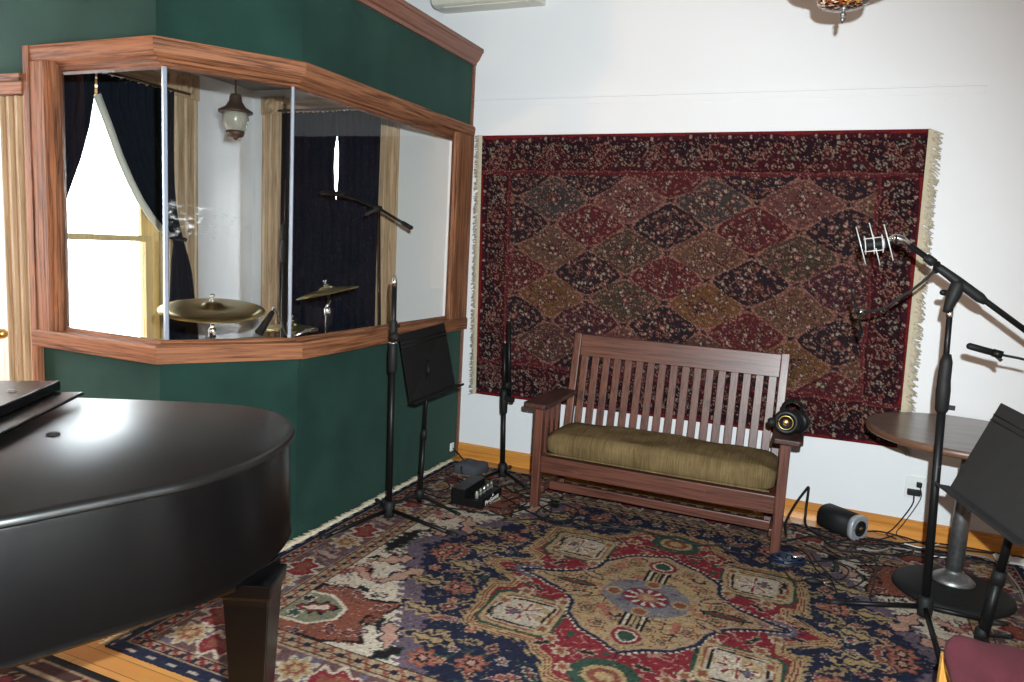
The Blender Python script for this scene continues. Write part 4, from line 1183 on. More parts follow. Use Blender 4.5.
b = MB(); b.tube([mc + ax * .05 + u_ * .012, mc + ax * .078 + u_ * .020, bl_ + Vector((-.022, 0, .016)), bl_ + bd * .01], [.013, .018, .016, .014], 14); b.build('swivel', 'chrome', mt)
b = MB(); b.torus(mc + ax * .080 + u_ * .012, .018, .005, ax, 20, 8); b.build('lock_ring', 'blackmatte', mt)
pf = thing('pop_filter', 'thin round pop filter on a curved arm clamped to the boom by the silver microphone', 'pop filter', (2.84, -1.10, 1.58))
pc = Vector((2.548, -1.110, 1.378)); lv = Vector((.067, 0, -.2)).normalized(); vv = Vector((.15, 3.68, -.22)).normalized()
pa = lv.cross(vv).normalized()
b = MB(); b.torus(pc, .098, .0055, pa, 36, 8); b.build('ring', 'black', pf)
b = MB(); b.lathe([(.096, -.001), (.096, .001)], pc, pa, 36); b.build('screen', 'blackmatte', pf)
MB().tube(spline([(2.842, -1.105, 1.592), (2.805, -1.09, 1.545), (2.762, -1.075, 1.497), (2.715, -1.07, 1.456), (2.66, -1.075, 1.407), (2.60, -1.09, 1.386), tuple(pc + pa * (.012 if pa.x > 0 else -.012))], 8), .0065, 8).build('gooseneck', 'rubber', pf)
b = MB(); b.tube([(2.838, -1.135, 1.618), (2.842, -1.085, 1.585)], .014, 12); b.build('clamp', 'black', pf)
MB().ball(pc + pa * (.014 if pa.x > 0 else -.014), .012, n=8).build('joint', 'chrome', pf)
# small microphone on a gooseneck at the far right
gm = thing('gooseneck_microphone', 'slim black microphone on a thin gooseneck over the round table', 'microphone', (3.50, -1.22, 0))
m0, m1 = Vector((2.978, -1.2, 1.280)), Vector((3.108, -1.2, 1.2525))
e = (m1 - m0).normalized()
MB().tube([m0, m0 + e * .006, m0 + e * .012, m0 + e * .10], [.006, .013, .0145, .0145], 14).build('microphone_head', 'blackmatte', gm)
b = MB(); b.tube([m0 + e * .10, m0 + e * .135], [.017, .017], 14); b.bar(m0 + e * .115 + Vector((0, 0, -.012)), m0 + e * .135 + Vector((0, 0, -.024)), .016, .014); b.build('clip', 'black', gm)
MB().tube(spline([m0 + e * .13, (3.20, -1.2, 1.240), (3.31, -1.2, 1.205), (3.42, -1.21, 1.13), (3.48, -1.22, 1.02), (3.50, -1.22, .92)], 8), .0055, 8).build('gooseneck', 'rubber', gm)
MB().tube([(3.50, -1.22, .03), (3.50, -1.22, .93)], .0125, 12).build('pole', 'black', gm)
MB().lathe([(.13, 0.013), (.13, .022), (.11, .030), (.03, .042), (.014, .06)], (3.50, -1.22, 0), n=32).build('round_base', 'blackmatte', gm)

# right music stand
music_stand('music_stand', 'dark grey music stand with tilted desk next to the round table', (3.160, -1.30, .012), (3.208, -1.33, .62),
            [(2.985, -1.215, .660), (3.165, -1.735, .628), (3.330, -1.560, .985), (3.158, -1.060, 1.030)], [(3.06, -1.47), (3.30, -1.14), (3.24, -1.58)], 'greymatte', thick=1.65)

# ------------------------------------------------------------------ round table
tb = thing('round_table', 'round brown topped pedestal table on a grey steel column', 'table', (3.125, -.62, 0))
TX, TY = 3.125, -.61
b = MB(); b.lathe([(.0, .752), (.445, .752), (.452, .757), (.452, .784), (.446, .790), (0, .790)], (TX, TY, 0), n=64); flat_shade(b.build('table_top', 'tabletop', tb), 40)
b = MB(); b.lathe([(.4525, .757), (.455, .760), (.455, .781), (.4525, .784)], (TX, TY, 0), n=64, cap=False); b.build('edge_band', 'tableedge', tb)
b = MB(); b.tube([(TX + .008, -.715, .07), (TX + .026, -.64, .752)], .038, 24); b.build('column', 'steel', tb)
b = MB(); b.lathe([(.20, .752), (.20, .742), (.06, .728), (.04, .715)], (TX + .024, -.64, 0), n=28); b.build('top_plate', 'steel', tb)
b = MB(); b.lathe([(.098, .056), (.100, .062), (.080, .082), (.052, .100), (.040, .108), (.040, .115)], (TX + .008, -.715, 0), n=32); b.build('flange', 'steel', tb)
b = MB(); b.lathe([(.258, .013), (.268, .022), (.264, .036), (.235, .048), (.12, .056), (.0, .058)], (TX + .003, -.765, 0), n=48); b.build('round_base', 'blackmatte', tb)

# ------------------------------------------------------------------ burgundy chair corner
ch = thing('upholstered_chair', 'burgundy upholstered chair on orange wooden legs at the front of the rug', 'chair', (3.07, -2.58, 0))
cushion(2.835, 3.30, -2.80, -2.285, .435, .494, 'seat', 'burgundy', ch, 20, 20, 4, .012)
MB().box(2.852, 3.285, -2.785, -2.305, .392, .438).build('seat_frame', 'honey_x', ch, bevel=.004)
for x, y in ((2.860, -2.315), (2.860, -2.770), (3.275, -2.315), (3.275, -2.770)):
    b = MB(); b.bar((x, y, .013), (x, y, .42), .036, .036, (0, 1, 0)); b.build('leg', 'honey_z', ch, bevel=.004)
for y in (-2.365, -2.770):
    b = MB(); b.bar((3.285, y, .40), (3.345, y, .88), .034, .034, (0, 1, 0)); b.build('back_post', 'honey_z', ch, bevel=.004)
b = MB(); b.bar((3.325, -2.755, .74), (3.325, -2.38, .74), .035, .24); b.build('backrest', 'burgundy', ch, bevel=.012)

# ------------------------------------------------------------------ boxes on the floor
pre = thing('valve_preamplifier', 'small black preamp box with lettered front and glowing-free valves by the booth corner', 'preamp', (.535, -.81, .011))
pre['label'] = 'small black preamp with white lettering and a row of valves, on the rug'
x0, x1, y0, y1 = .432, .640, -.962, -.664
MB().box(x0, x1, y0, y1, .013, .060).build('chassis', 'black', pre, bevel=.003)
b = MB(); b.box(x1 - .014, x1, y0, y1, .060, .070); b.box(x0, x0 + .09, y0, y1, .060, .112); body = b.build('transformer_cover', 'black', pre, bevel=.003)
for k in range(5):
    y = y0 + .045 + k * .052
    b = MB(); b.lathe([(.011, 0), (.0115, .03), (.009, .042), (.003, .048)], (x1 - .055, y, .060), n=14); b.build('valve', 'tube', pre)
b = MB()
for y in np.linspace(y0 + .006, y1 - .006, 14): b.tube([(x1 - .020, y, .062), (x1 - .020, y, .112), (x0 + .09, y, .113)], .0016, 5)
for z in (.09, .112): b.tube([(x1 - .020, y0, z), (x1 - .020, y1, z)], .002, 5)
b.build('cage', 'black', pre)
cu_ = bpy.data.curves.new('lettering', 'FONT'); cu_.body = 'PreSonus'; cu_.size = .046; cu_.extrude = .0006; cu_.offset = .0012; cu_.align_x = 'CENTER'
to = bpy.data.objects.new('lettering', cu_); COL.objects.link(to); to.parent = pre
to.rotation_euler = (PI / 2, 0, PI / 2); to.scale = (1.15, .85, 1)
to.location = Vector((x1 + .0012, (y0 + y1) / 2 + .0, .022)) - Vector(pre.location)
cu_.materials.append(M['white'])
bpy.context.view_layer.update()
tm = bpy.data.meshes.new_from_object(to.evaluated_get(bpy.context.evaluated_depsgraph_get()))
mtx = to.matrix_local.copy(); bpy.data.objects.remove(to)
to = bpy.data.objects.new('lettering', tm); COL.objects.link(to); to.parent = pre; to.matrix_local = mtx
b = MB()
for a in (PI / 2, PI / 2 + 2.1, PI / 2 - 2.1):
    b.bar((x1 + .0006, (y0 + y1) / 2 + .01, .0575), (x1 + .0006, (y0 + y1) / 2 + .01 + .011 * math.cos(a), .0575 + .008 * math.sin(a)), .0012, .006, (1, 0, 0))
b.build('emblem', 'white', pre)
for y in (y0 + .02, y1 - .02):
    pass
b = MB()
gc = Vector((.255, -.330, 0)); n = 18
rings = []
for z, k in ((.002, .86), (.02, .98), (.05, 1.0), (.070, .94), (.082, .70), (.085, .3)):
    rings.append([(gc.x + k * (.105 * math.copysign(abs(math.cos(t)) ** .6, math.cos(t)) * .9 + .03 * math.sin(t)), gc.y + k * (.10 * math.copysign(abs(math.sin(t)) ** .6, math.sin(t))), z + .006 * math.sin(3 * t) * (z > .05)) for t in [2 * PI * i / 24 for i in range(24)]])
b.quad_ring(rings); o = b.build('cloth_pouch', 'greycloth', None)
tag(o, 'dark grey soft pouch on the floor in the booth corner behind the preamp', 'pouch')
b = MB(); b.tube(spline([(.228, -.415, .074), (.231, -.435, .05), (.243, -.438, .02)], 5), .006, 6); b.build('strap', 'black', o)

cyl = thing('monitor_speaker', 'black cylindrical speaker with silver end lying by the baseboard', 'speaker', (2.58, -.19, .011))
c0, c1 = Vector((2.535, -.115, .084)), Vector((2.728, -.262, .084))
ea = (c1 - c0).normalized(); es = Vector((ea.y, -ea.x, 0))
def oval(c, rx, rz, n=32): return [c + es * rx * math.copysign(abs(math.cos(t)) ** .75, math.cos(t)) + Vector((0, 0, rz * math.copysign(abs(math.sin(t)) ** .75, math.sin(t)))) for t in [2 * PI * i / n for i in range(n)]]
b = MB(); b.quad_ring([oval(c0, .066, .062), oval(c0 + ea * .012, .077, .072), oval(c1 - ea * .03, .077, .072)]); b.build('body', 'blackmatte', cyl)
b = MB(); b.quad_ring([oval(c1 - ea * .03, .0775, .0725), oval(c1 - ea * .004, .0775, .0725), oval(c1, .073, .068)]); b.build('end_panel', 'silver', cyl)
b = MB(); b.lathe([(.046, .0), (.046, .006), (.040, .008), (.034, .003), (.018, -.0), (.016, .004), (0, .007)], c1, ea, 28); cn = b.build('speaker_cone', 'blackmatte', cyl)
b = MB(); b.lathe([(.014, .004), (.010, .010), (0, .012)], c1, ea, 18); b.build('dust_cap', 'brass', cn)
for k in (-1, 1):
    b = MB(); b.ball(c1 + es * k * .056, .005, n=6); b.build('screw', 'steel', cyl)
b = MB(); b.tube([c0, c0 - ea * .03], .012, 10); b.build('plug', 'rubber', cyl)

# outlets
ou = thing('wall_outlet', 'white double wall outlet with black plugs below the wall rug', 'outlet', (3.005, -.001, .245))
b = MB(); b.box(2.955, 3.055, -.008, 0, .245, .375); b.build('cover_plate', 'white', ou, bevel=.003)
for z in (.285, .335):
    b = MB(); b.box(2.982, 3.028, -.011, -.008, z - .016, z + .016); b.build('socket', 'white', ou, bevel=.002)
pg = MB(); pg.box(2.968, 3.038, -.050, -.012, .268, .300); o = pg.build('power_plug', 'rubber', None, bevel=.005)
tag(o, 'black power adapter plugged into the lower socket of the outlet', 'plug')
pg = MB(); pg.box(3.012, 3.040, -.040, -.012, .318, .346); o = pg.build('power_plug', 'rubber', None, bevel=.004)
tag(o, 'small black plug in the upper socket of the outlet', 'plug')
o2 = MB().box(-.027, -.014, -.125, -.078, .060, .120).build('wall_outlet', 'white', None, bevel=.004)
tag(o2, 'small white outlet low on the green booth wall at the corner', 'outlet')

# ------------------------------------------------------------------ cables
def cable(pts, r, label, mat='cable', closed=False, raw=False):
    P = []
    for i, p in enumerate(pts):
        if len(p) == 2:
            z = .013 + r + (.004 if i % 2 else 0)
            P.append((p[0], min(p[1], -.05), z))
        else: P.append(p)
    o = MB().tube(spline(P, 9), r, 7).build('cable', mat, None)
    tag(o, label, 'cable', 'cables lying on the floor'); return o
CB = {
 'a': ([(-.010, -.100, .080), (.06, -.13, .05), (.13, -.20, .02), (.10, -.36), (.16, -.50), (.35, -.58), (.40, -.68), (.428, -.75, .03)], .0045, 'black cable from the low white outlet past the grey pouch'),
 'b': ([(.43, -.90, .03), (.36, -.93), (.274, -.91), (.15, -.90), (.14, -1.0), (.20, -1.076), (.349, -1.067), (.621, -1.03), (.78, -.99), (.887, -.80)], .0045, 'black cable curling around the front of the preamp'),
 'c': ([(.66, -.69), (.80, -.79), (.866, -.83), (1.034, -.915), (1.157, -.859), (1.168, -.704), (1.044, -.623), (.965, -.70), (.965, -.884), (1.147, -.971), (1.337, -.86), (1.624, -.80)], .0045, 'black cable looped around the left front bench leg'),
 'd': ([(.62, -.36), (.672, -.531), (.80, -.62), (.96, -.66), (1.03, -.86), (.923, -1.0), (.82, -1.06)], .004, 'thin black cable between the short stand and the bench leg'),
 'e': ([(1.271, -.80), (1.57, -.80), (1.858, -.835), (2.091, -.76), (2.22, -.825)], .0045, 'black cable running along the rug before the bench'),
 'f': ([(2.316, -.544), (2.497, -.357), (2.60, -.48), (2.75, -.47), (2.90, -.40), (3.05, -.262), (3.212, -.283)], .0055, 'thick black cable passing in front of the cylindrical speaker'),
 'g': ([(2.36, -.30), (2.44, -.33), (2.60, -.37), (2.84, -.286), (3.06, -.109), (3.267, -.068), (3.50, -.06)], .0045, 'black cable running from bench to wall below the table'),
 'h': ([(2.76, -.10), (2.85, -.06), (2.986, -.075), (3.10, -.145), (3.286, -.104), (3.58, -.06)], .0045, 'black cable against the baseboard beneath the outlet'),
 'i': ([(2.475, -.621), (2.537, -.811), (2.643, -.979), (2.724, -.86), (2.682, -.714), (2.605, -.676), (2.687, -.557), (2.797, -.689), (2.84, -.559)], .004, 'thin black cable in a loose loop left of the table base'),
 'k': ([(2.609, -1.114), (2.575, -.932), (2.513, -.851), (2.456, -.662), (2.38, -.57), (2.33, -.60)], .004, 'thin black cable from bench leg to the boom stand foot'),
 'l': ([(2.711, -.423), (2.82, -.40), (2.90, -.30), (3.041, -.293)], .0055, 'grey cable on the rug behind the table base', 'greycable'),
 'm': ([(2.966, -.18), (3.06, -.205), (3.18, -.06), (3.27, -.114), (3.169, -.278), (3.063, -.31)], .0035, 'white wire coiled by the wall behind the table column', 'whitecable'),
 'n': ([(2.80, -.576), (2.775, -.858), (2.749, -1.065), (2.825, -1.10), (2.83, -1.02)], .004, 'short black cable bent beside the round table base'),
 'o': ([(3.454, -.114), (3.531, -.07), (3.68, -.06)], .0055, 'black cable end by the baseboard right of the table'),
 'p': ([(2.918, -.085), (2.84, -.20), (2.735, -.315), (2.678, -.503), (2.773, -.593), (2.83, -.447)], .004, 'thin black cable swinging forward from below the outlet'),
 'q': ([(2.525, -.47), (2.651, -.607), (2.745, -.50), (2.80, -.58), (2.795, -.70), (2.719, -.733)], .004, 'thin black cable making a small hook left of the table'),
 'r': ([(3.263, -.164), (3.40, -.20), (3.455, -.50), (3.43, -.813)], .0045, 'grey cable curving round the right of the table base', 'greycable'),
}
for k, v in CB.items(): cable(*v)
cable([(2.34, -.44, .02), (2.33, -.34, .07), (2.37, -.22, .15), (2.42, -.14, .225), (2.432, -.13, .238), (2.434, -.13, .20), (2.432, -.14, .09), (2.44, -.19, .024), (2.50, -.30), (2.60, -.37)], .0075, 'thick black cable arching up against the white wall beside the bench')
cable([(3.003, -.052, .275), (3.000, -.06, .22), (2.955, -.06, .12), (2.915, -.06, .05), (2.885, -.075), (2.93, -.14)], .004, 'black power cord hanging from the outlet to the floor')
cable([(3.030, -.042, .325), (3.040, -.055, .27), (3.010, -.065, .19), (2.965, -.075, .10), (2.935, -.075, .03), (2.99, -.13)], .0028, 'thin wire hanging down from the upper outlet plug')
cable([(2.20, -.49, .014), (2.05, -.42), (1.80, -.40), (1.5, -.42), (1.25, -.38), (1.02, -.44)], .0055, 'black cable lying beneath the bench')
for pts, lab in (
    ([(2.62, -.20), (2.78, -.33), (2.95, -.30), (3.10, -.22), (3.26, -.20)], 'black cable of the tangle nearest the wall socket cords'),
    ([(2.55, -.42), (2.70, -.28), (2.86, -.20), (3.00, -.30), (2.90, -.42), (2.76, -.36)], 'black cable bending back on itself in the tangle left of the table'),
    ([(2.44, -.50), (2.58, -.60), (2.72, -.62), (2.80, -.50), (2.70, -.40), (2.60, -.44)], 'black cable making a flat loop by the bench leg'),
    ([(2.35, -.70), (2.48, -.74), (2.58, -.68), (2.66, -.76), (2.62, -.90), (2.52, -.92)], 'thin black cable snaking between blue bundle and boom stand'),
    ([(2.82, -.24), (2.94, -.34), (3.08, -.34), (3.20, -.24), (3.34, -.26), (3.48, -.18)], 'black cable running behind the round table column')):
    cable(pts, .0042, lab)
for pts, lab in (
    ([(.60, -.52), (.72, -.60), (.80, -.52), (.74, -.40), (.62, -.44), (.56, -.56), (.50, -.63, .03)], 'black cable looped at the feet of the short stand'),
    ([(.70, -.80), (.76, -.66), (.88, -.58), (1.00, -.52), (.92, -.40), (.78, -.44), (.68, -.60)], 'black cable loop between short stand and bench side'),
    ([(.22, -.62), (.30, -.74), (.24, -.84), (.12, -.80), (.14, -.66), (.26, -.58), (.36, -.62)], 'black cable coil on the rug left of the preamp'),
    ([(.66, -.90), (.78, -.88), (.84, -.74), (.80, -.64), (.90, -.70), (1.02, -.80), (1.10, -.76)], 'black cable winding from preamp front to bench leg')):
    cable(pts, .0045, lab)
# blue cable bundle at the right bench leg
b = MB()
for k in range(7):
    R_ = random.Random(k)
    c = Vector((2.365 + R_.uniform(-.015, .015), -.815 + R_.uniform(-.012, .012), .020 + .0085 * (k % 4)))
    pts = [c + Vector((math.cos(t) * .075, math.sin(t) * .040 + .012 * math.cos(t), .004 * math.sin(3 * t + k))) for t in [2 * PI * i / 26 for i in range(27)]]
    b.tube(pts, .0055, 6)
o = b.build('cable_coil', 'bluecable', None); tag(o, 'dark blue coiled cable bundle at the right front bench leg', 'cable coil')
b = MB(); b.bar((2.335, -.865, .030), (2.345, -.765, .036), .028, .030); b.build('tie_strap', 'bluecable', o, bevel=.004)
b = MB(); b.tube([(2.385, -.83, .058), (2.43, -.80, .054), (2.45, -.79, .05)], [.009, .010, .005], 10); b.build('jack_plug', 'chrome', o)
# jack lead in front
jl = MB().tube([(2.455, -1.015, .024), (2.475, -1.017, .026), (2.51, -1.010, .027), (2.535, -1.000, .024)], [.006, .014, .015, .008], 12).build('jack_cable', 'rubber', None)
tag(jl, 'black cable with fat plug lying alone on the navy rug field', 'cable')
MB().tube([(2.535, -1.0, .024), (2.565, -.992, .023)], .0045, 8).build('plug_tip', 'chrome', jl)
MB().tube(spline([(2.455, -1.015, .024), (2.42, -1.04, .018), (2.385, -1.01, .017), (2.36, -.94, .017)], 6), .004, 7).build('lead', 'cable', jl)
b = MB(); b.tube([(2.590, -.775, .024), (2.615, -.770, .024)], .012, 10); b.tube([(2.60, -.74, .024), (2.60, -.70, .024)], .011, 10); b.bar((2.605, -.80, .022), (2.605, -.73, .022), .02, .018)
o = b.build('cable_connector', 'rubber', None); tag(o, 'black cable connectors between bench leg and table base', 'connector')
# white cloth scrap
b = MB(); rings = []
for j in range(9):
    rings.append([(3.42 + .17 * i / 12, -.18 + .11 * j / 8, .016 + .012 * abs(math.sin(i * 1.3 + j * .9)) * (0 < i < 12 and 0 < j < 8)) for i in range(13)])
b.quad_ring(rings, closed=False); o = b.build('cloth', 'white', None)
md_ = o.modifiers.new('thick', 'SOLIDIFY'); md_.thickness = .004
tag(o, 'crumpled white cloth on the floor by the wall right of the table', 'cloth')

# ------------------------------------------------------------------ hanging lamp and air conditioner
pl = thing('pendant_lamp', 'jewelled mosaic pendant lamp hanging in front of the white wall', 'lamp', (2.352, -1.40, 2.565))
PX, PY = 2.352, -1.40
def mosaic():
    m, nt, b = new_mat('amber mosaic glass')
    N, L = nt.nodes, nt.links
    tc = N.new('ShaderNodeTexCoord'); vo = N.new('ShaderNodeTexVoronoi'); vo.inputs['Scale'].default_value = 85
    L.new(tc.outputs['Object'], vo.inputs['Vector'])
    sp = N.new('ShaderNodeSeparateColor'); L.new(vo.outputs['Color'], sp.inputs[0])
    rp = N.new('ShaderNodeValToRGB'); rp.color_ramp.interpolation = 'CONSTANT'
    for p, c in ((0, (.02, .012, .01, 1)), (.35, (.30, .07, .015, 1)), (.55, (.03, .02, .018, 1)), (.72, (.55, .26, .07, 1)), (.86, (.75, .68, .58, 1))):
        if p == 0: rp.color_ramp.elements[0].color = c
        else:
            e = rp.color_ramp.elements.new(p); e.color = c
    rp.color_ramp.elements[-1].color = (.75, .68, .58, 1)
    L.new(sp.outputs[0], rp.inputs[0]); L.new(rp.outputs[0], b.inputs['Base Color'])
    b.inputs['Roughness'].default_value = .2
    return m
M['mosaic'] = mosaic()
b = MB(); b.lathe([(.012, 2.632), (.05, 2.633), (.085, 2.639), (.099, 2.652), (.104, 2.682), (.125, 2.708), (.190, 2.724), (.202, 2.738), (.185, 2.775), (.13, 2.84), (.06, 2.89), (.03, 2.91)], (PX, PY, 0), n=48); b.build('lamp_shade', 'mosaic', pl)
b = MB(); b.lathe([(.013, 2.634), (.016, 2.628), (.009, 2.622), (.007, 2.615), (.013, 2.608), (.010, 2.600), (.006, 2.596), (.011, 2.589), (.008, 2.581), (.003, 2.572)], (PX + .004, PY, 0), n=20); b.build('finial', 'steel', pl)
b = MB(); b.tube([(PX, PY, 2.90), (PX, PY, CEIL - .03)], .008, 8); b.lathe([(.06, CEIL - .001), (.06, CEIL - .02), (.02, CEIL - .04)], (PX, PY, 0), n=24); b.build('stem', 'rust', pl)
ac = thing('air_conditioner', 'cream wall air conditioner mounted high above the booth crown', 'air conditioner', (.17, 0, 3.17))
b = MB(); b.quad_ring([[(x, y, z) for y, z in ((0, 3.202), (-.15, 3.195), (-.185, 3.207), (-.205, 3.235), (-.205, 3.45), (-.16, 3.48), (0, 3.48))] for x in (-.285, .49)], smooth=False); b.build('body', 'cream', ac, bevel=.008)
b = MB(); b.box(-.20, .42, -.17, -.09, 3.187, 3.195); b.build('outlet_flap', 'cream', ac, bevel=.002)
b = MB()
for k in range(3): b.box(-.22 + k * .035, -.195 + k * .035, -.2075, -.204, 3.232, 3.238)
b.build('label_marks', 'black', ac)

# ------------------------------------------------------------------ inside the booth
ln = thing('hanging_lantern', 'bronze lantern with frosted glass hanging inside the glazed booth', 'lantern', (-1.045, -1.215, 2.155))
lx, ly = -1.045, -1.215
b = MB(); b.tube([(lx, ly, 2.42), (lx, ly, BCEIL)], .006, 8); b.build('chain_rod', 'rust', ln)
b = MB(); b.lathe([(.008, 2.43), (.030, 2.425), (.036, 2.41), (.038, 2.385), (.060, 2.350), (.100, 2.328), (.104, 2.318), (.098, 2.312), (.072, 2.318), (.06, 2.318)], (lx, ly, 0), n=28); b.build('cap', 'rust', ln)
b = MB(); b.lathe([(.070, 2.318), (.078, 2.290), (.074, 2.255), (.058, 2.215), (.046, 2.205)], (lx, ly, 0), n=28); sh = b.build('lamp_glass', 'frost', ln)
b = MB(); b.lathe([(.048, 2.208), (.056, 2.200), (.050, 2.178), (.036, 2.170), (.014, 2.166), (.014, 2.158), (.004, 2.150)], (lx, ly, 0), n=24); b.build('bottom_cap', 'rust', ln)

def cym(name, label, c, r, tilt, stand_to, bell=.035, feet=True):
    root = thing(name, label, 'cymbal', (c[0], c[1], 0), 'drum kit cymbals')
    c = Vector(c); n = Vector(tilt).normalized()
    b = MB()
    prof = [(.006, bell), (.02, bell * .98), (.045, bell * .75), (.062, bell * .35), (r * .45, .012), (r * .8, .0), (r, -.012), (r, -.0145), (r * .8, -.0025), (r * .45, .0095), (.062, bell * .30), (.045, bell * .68), (.02, bell * .9), (.006, bell * .92)]
    b.lathe(prof, c, n, 48, cap=False); b.build('cymbal_plate', 'bronze', root)
    b = MB(); b.lathe([(.016, bell + .001), (.016, bell + .010), (.006, bell + .012), (.006, bell + .028), (.013, bell + .030), (.013, bell + .042), (0, bell + .044)], c, n, 16); b.build('wing_nut', 'chrome', root)
    b = MB(); t = c - n * .02
    b.lathe([(.018, bell * .6), (.018, -.01), (.010, -.03), (.010, -.06)], c, n, 16); b.build('felt_seat', 'rubber', root)
    p1 = c - n * .06
    b = MB(); b.tube([p1, Vector((c.x, c.y, p1.z - .05)), Vector((c.x, c.y, .33))], [.011, .011, .0125], 12); b.build('pole', 'chrome', root)
    b = MB(); b.lathe([(.016, -.03), (.020, -.02), (.020, .02), (.015, .03)], (c.x, c.y, p1.z - .08), n=14); b.bar((c.x, c.y, p1.z - .08), (c.x + .045, c.y - .03, p1.z - .075), .012, .022); b.build('tilter', 'chrome', root)
    for k in range(3):
        a = .6 + k * 2 * PI / 3
        f = Vector((c.x + (.24 if r > .25 else .15) * math.cos(a), c.y + (.24 if r > .25 else .15) * math.sin(a), .010))
        lg = MB().tube([(c.x, c.y, .46), f], .008, 8).build('leg', 'chrome', root)
        MB().ball(f, .013, n=6).build('rubber_foot', 'rubber', lg)
    return root
cym('ride_cymbal', 'large level bronze cymbal on a chrome stand behind the middle pane', (-.672, -1.768, 1.170), .275, (.105, -.105, .99), 0)
cym('crash_cymbal', 'tilted bronze crash cymbal in front of the dark curtain', (-.665, -.772, 1.225), .21, (-.215, -.12, .965), 0)
hh = cym('hi_hat', 'pair of small bronze hi hat cymbals low behind the booth sill', (-.915, -.825, .965), .175, (0, 0, 1), 0)
b = MB(); b.lathe([(.012, -.035), (.05, -.03), (.06, -.018), (.14, -.012), (.175, -.003), (.175, -.001), (.14, -.009)], (-.915, -.825, .945), n=40, cap=False); b.build('bottom_cymbal', 'bronze', hh)
dr = thing('floor_tom', 'dark drum with chrome rim just above the booth sill', 'drum', (-.70, -1.34, 0))
dx, dy, dr_ = -.70, -1.36, .16
MB().lathe([(dr_, .50), (dr_, .925)], (dx, dy, 0), n=40).build('shell', 'drumshell', dr)
MB().lathe([(dr_ + .003, .925), (dr_ + .003, .932), (.0, .934)], (dx, dy, 0), n=40).build('drum_head', 'drumhead', dr)
for z in (.515, .935): MB().torus((dx, dy, z), dr_ + .008, .010, n=44).build('hoop', 'chrome', dr)
for k in range(6):
    a = k * PI / 3 + .2
    MB().tube([(dx + (dr_ + .014) * math.cos(a), dy + (dr_ + .014) * math.sin(a), .52), (dx + (dr_ + .014) * math.cos(a), dy + (dr_ + .014) * math.sin(a), .93)], .005, 8).build('tension_rod', 'chrome', dr)
for k in range(3):
    a = k * 2 * PI / 3 + .5
    MB().tube([(dx + (dr_ + .022) * math.cos(a), dy + (dr_ + .022) * math.sin(a), .66), (dx + (dr_ + .026) * math.cos(a), dy + (dr_ + .026) * math.sin(a), .004)], .007, 8).build('leg', 'chrome', dr)
# clip-on drum microphones
def clip_mic(label, a, b_, mat, body):
    root = thing('drum_microphone', label, 'microphone', tuple(a), 'drum microphones in the booth')
    a, b_ = Vector(a), Vector(b_); e = (b_ - a).normalized()
    MB().tube([a, a + e * .012, a + e * .055, b_], [.019, .026, .022, .015], 14).build('microphone_body', mat, root)
    MB().tube([a - e * .004, a + e * .020], .0275, 14).build('grille', 'blackmatte', root)
    MB().tube(spline([b_, b_ + e * .02, body], 6), .005, 8).build('clip_arm', 'chrome', root)
    MB().ball(Vector(body), .014, n=8).build('rim_clamp', 'chrome', root)
clip_mic('black drum microphone with chrome clip above the drum rim', (-.705, -1.372, .990), (-.640, -1.326, 1.125), 'blackmatte', (-.60, -1.24, .955))
clip_mic('shiny chrome drum microphone close to the booth sill corner', (-.545, -1.310, .965), (-.425, -1.250, 1.025), 'chrome', (-.528, -1.318, .950))
# dark stand and overhead boom in the booth
ds, on = tripod_stand('microphone_stand', 'black microphone stand behind the right glass seam in the booth', (-.81, -1.05), (-.845, -.972, 1.94), [(-1.05, -1.2), (-.60, -1.12), (-.86, -.78)], .10, zsplit=1.50, r0=.020, r1=.013)
b = MB(); b.lathe([(.02, -.06), (.032, -.05), (.032, .05), (.02, .06)], on(1.60), n=14); b.build('upper_clamp', 'rubber', ds)
om, on = tripod_stand('microphone_stand', 'slim boom stand with an overhead microphone inside the booth', (-.300, -.62), (-.385, -.60, 1.780), [(-.20, -.84), (-.50, -.60), (-.24, -.40)], .09, zsplit=.80, r0=.012, r1=.006)
b = MB(); b.tube([(-.66, -.60, 1.868), (-.57, -.60, 1.852), (-.395, -.60, 1.796), (-.135, -.60, 1.674)], [.009, .009, .010, .010], 10); bo = b.build('boom_arm', 'black', om)
b = MB(); b.tube([(-.87, -.60, 1.886), (-.80, -.60, 1.884), (-.72, -.60, 1.880), (-.665, -.60, 1.874)], [.012, .018, .020, .014], 14); b.build('overhead_microphone', 'blackmatte', om)
b = MB(); b.tube([(-.20, -.60, 1.705), (-.13, -.60, 1.672)], .015, 12); b.build('counterweight', 'black', bo)
b = MB(); b.lathe([(.010, -.03), (.022, -.02), (.022, .02), (.010, .03)], (-.39, -.605, 1.790), (0, 1, 0), 14); b.bar((-.39, -.63, 1.785), (-.455, -.66, 1.745), .014, .018); b.build('joint', 'rubber', om)

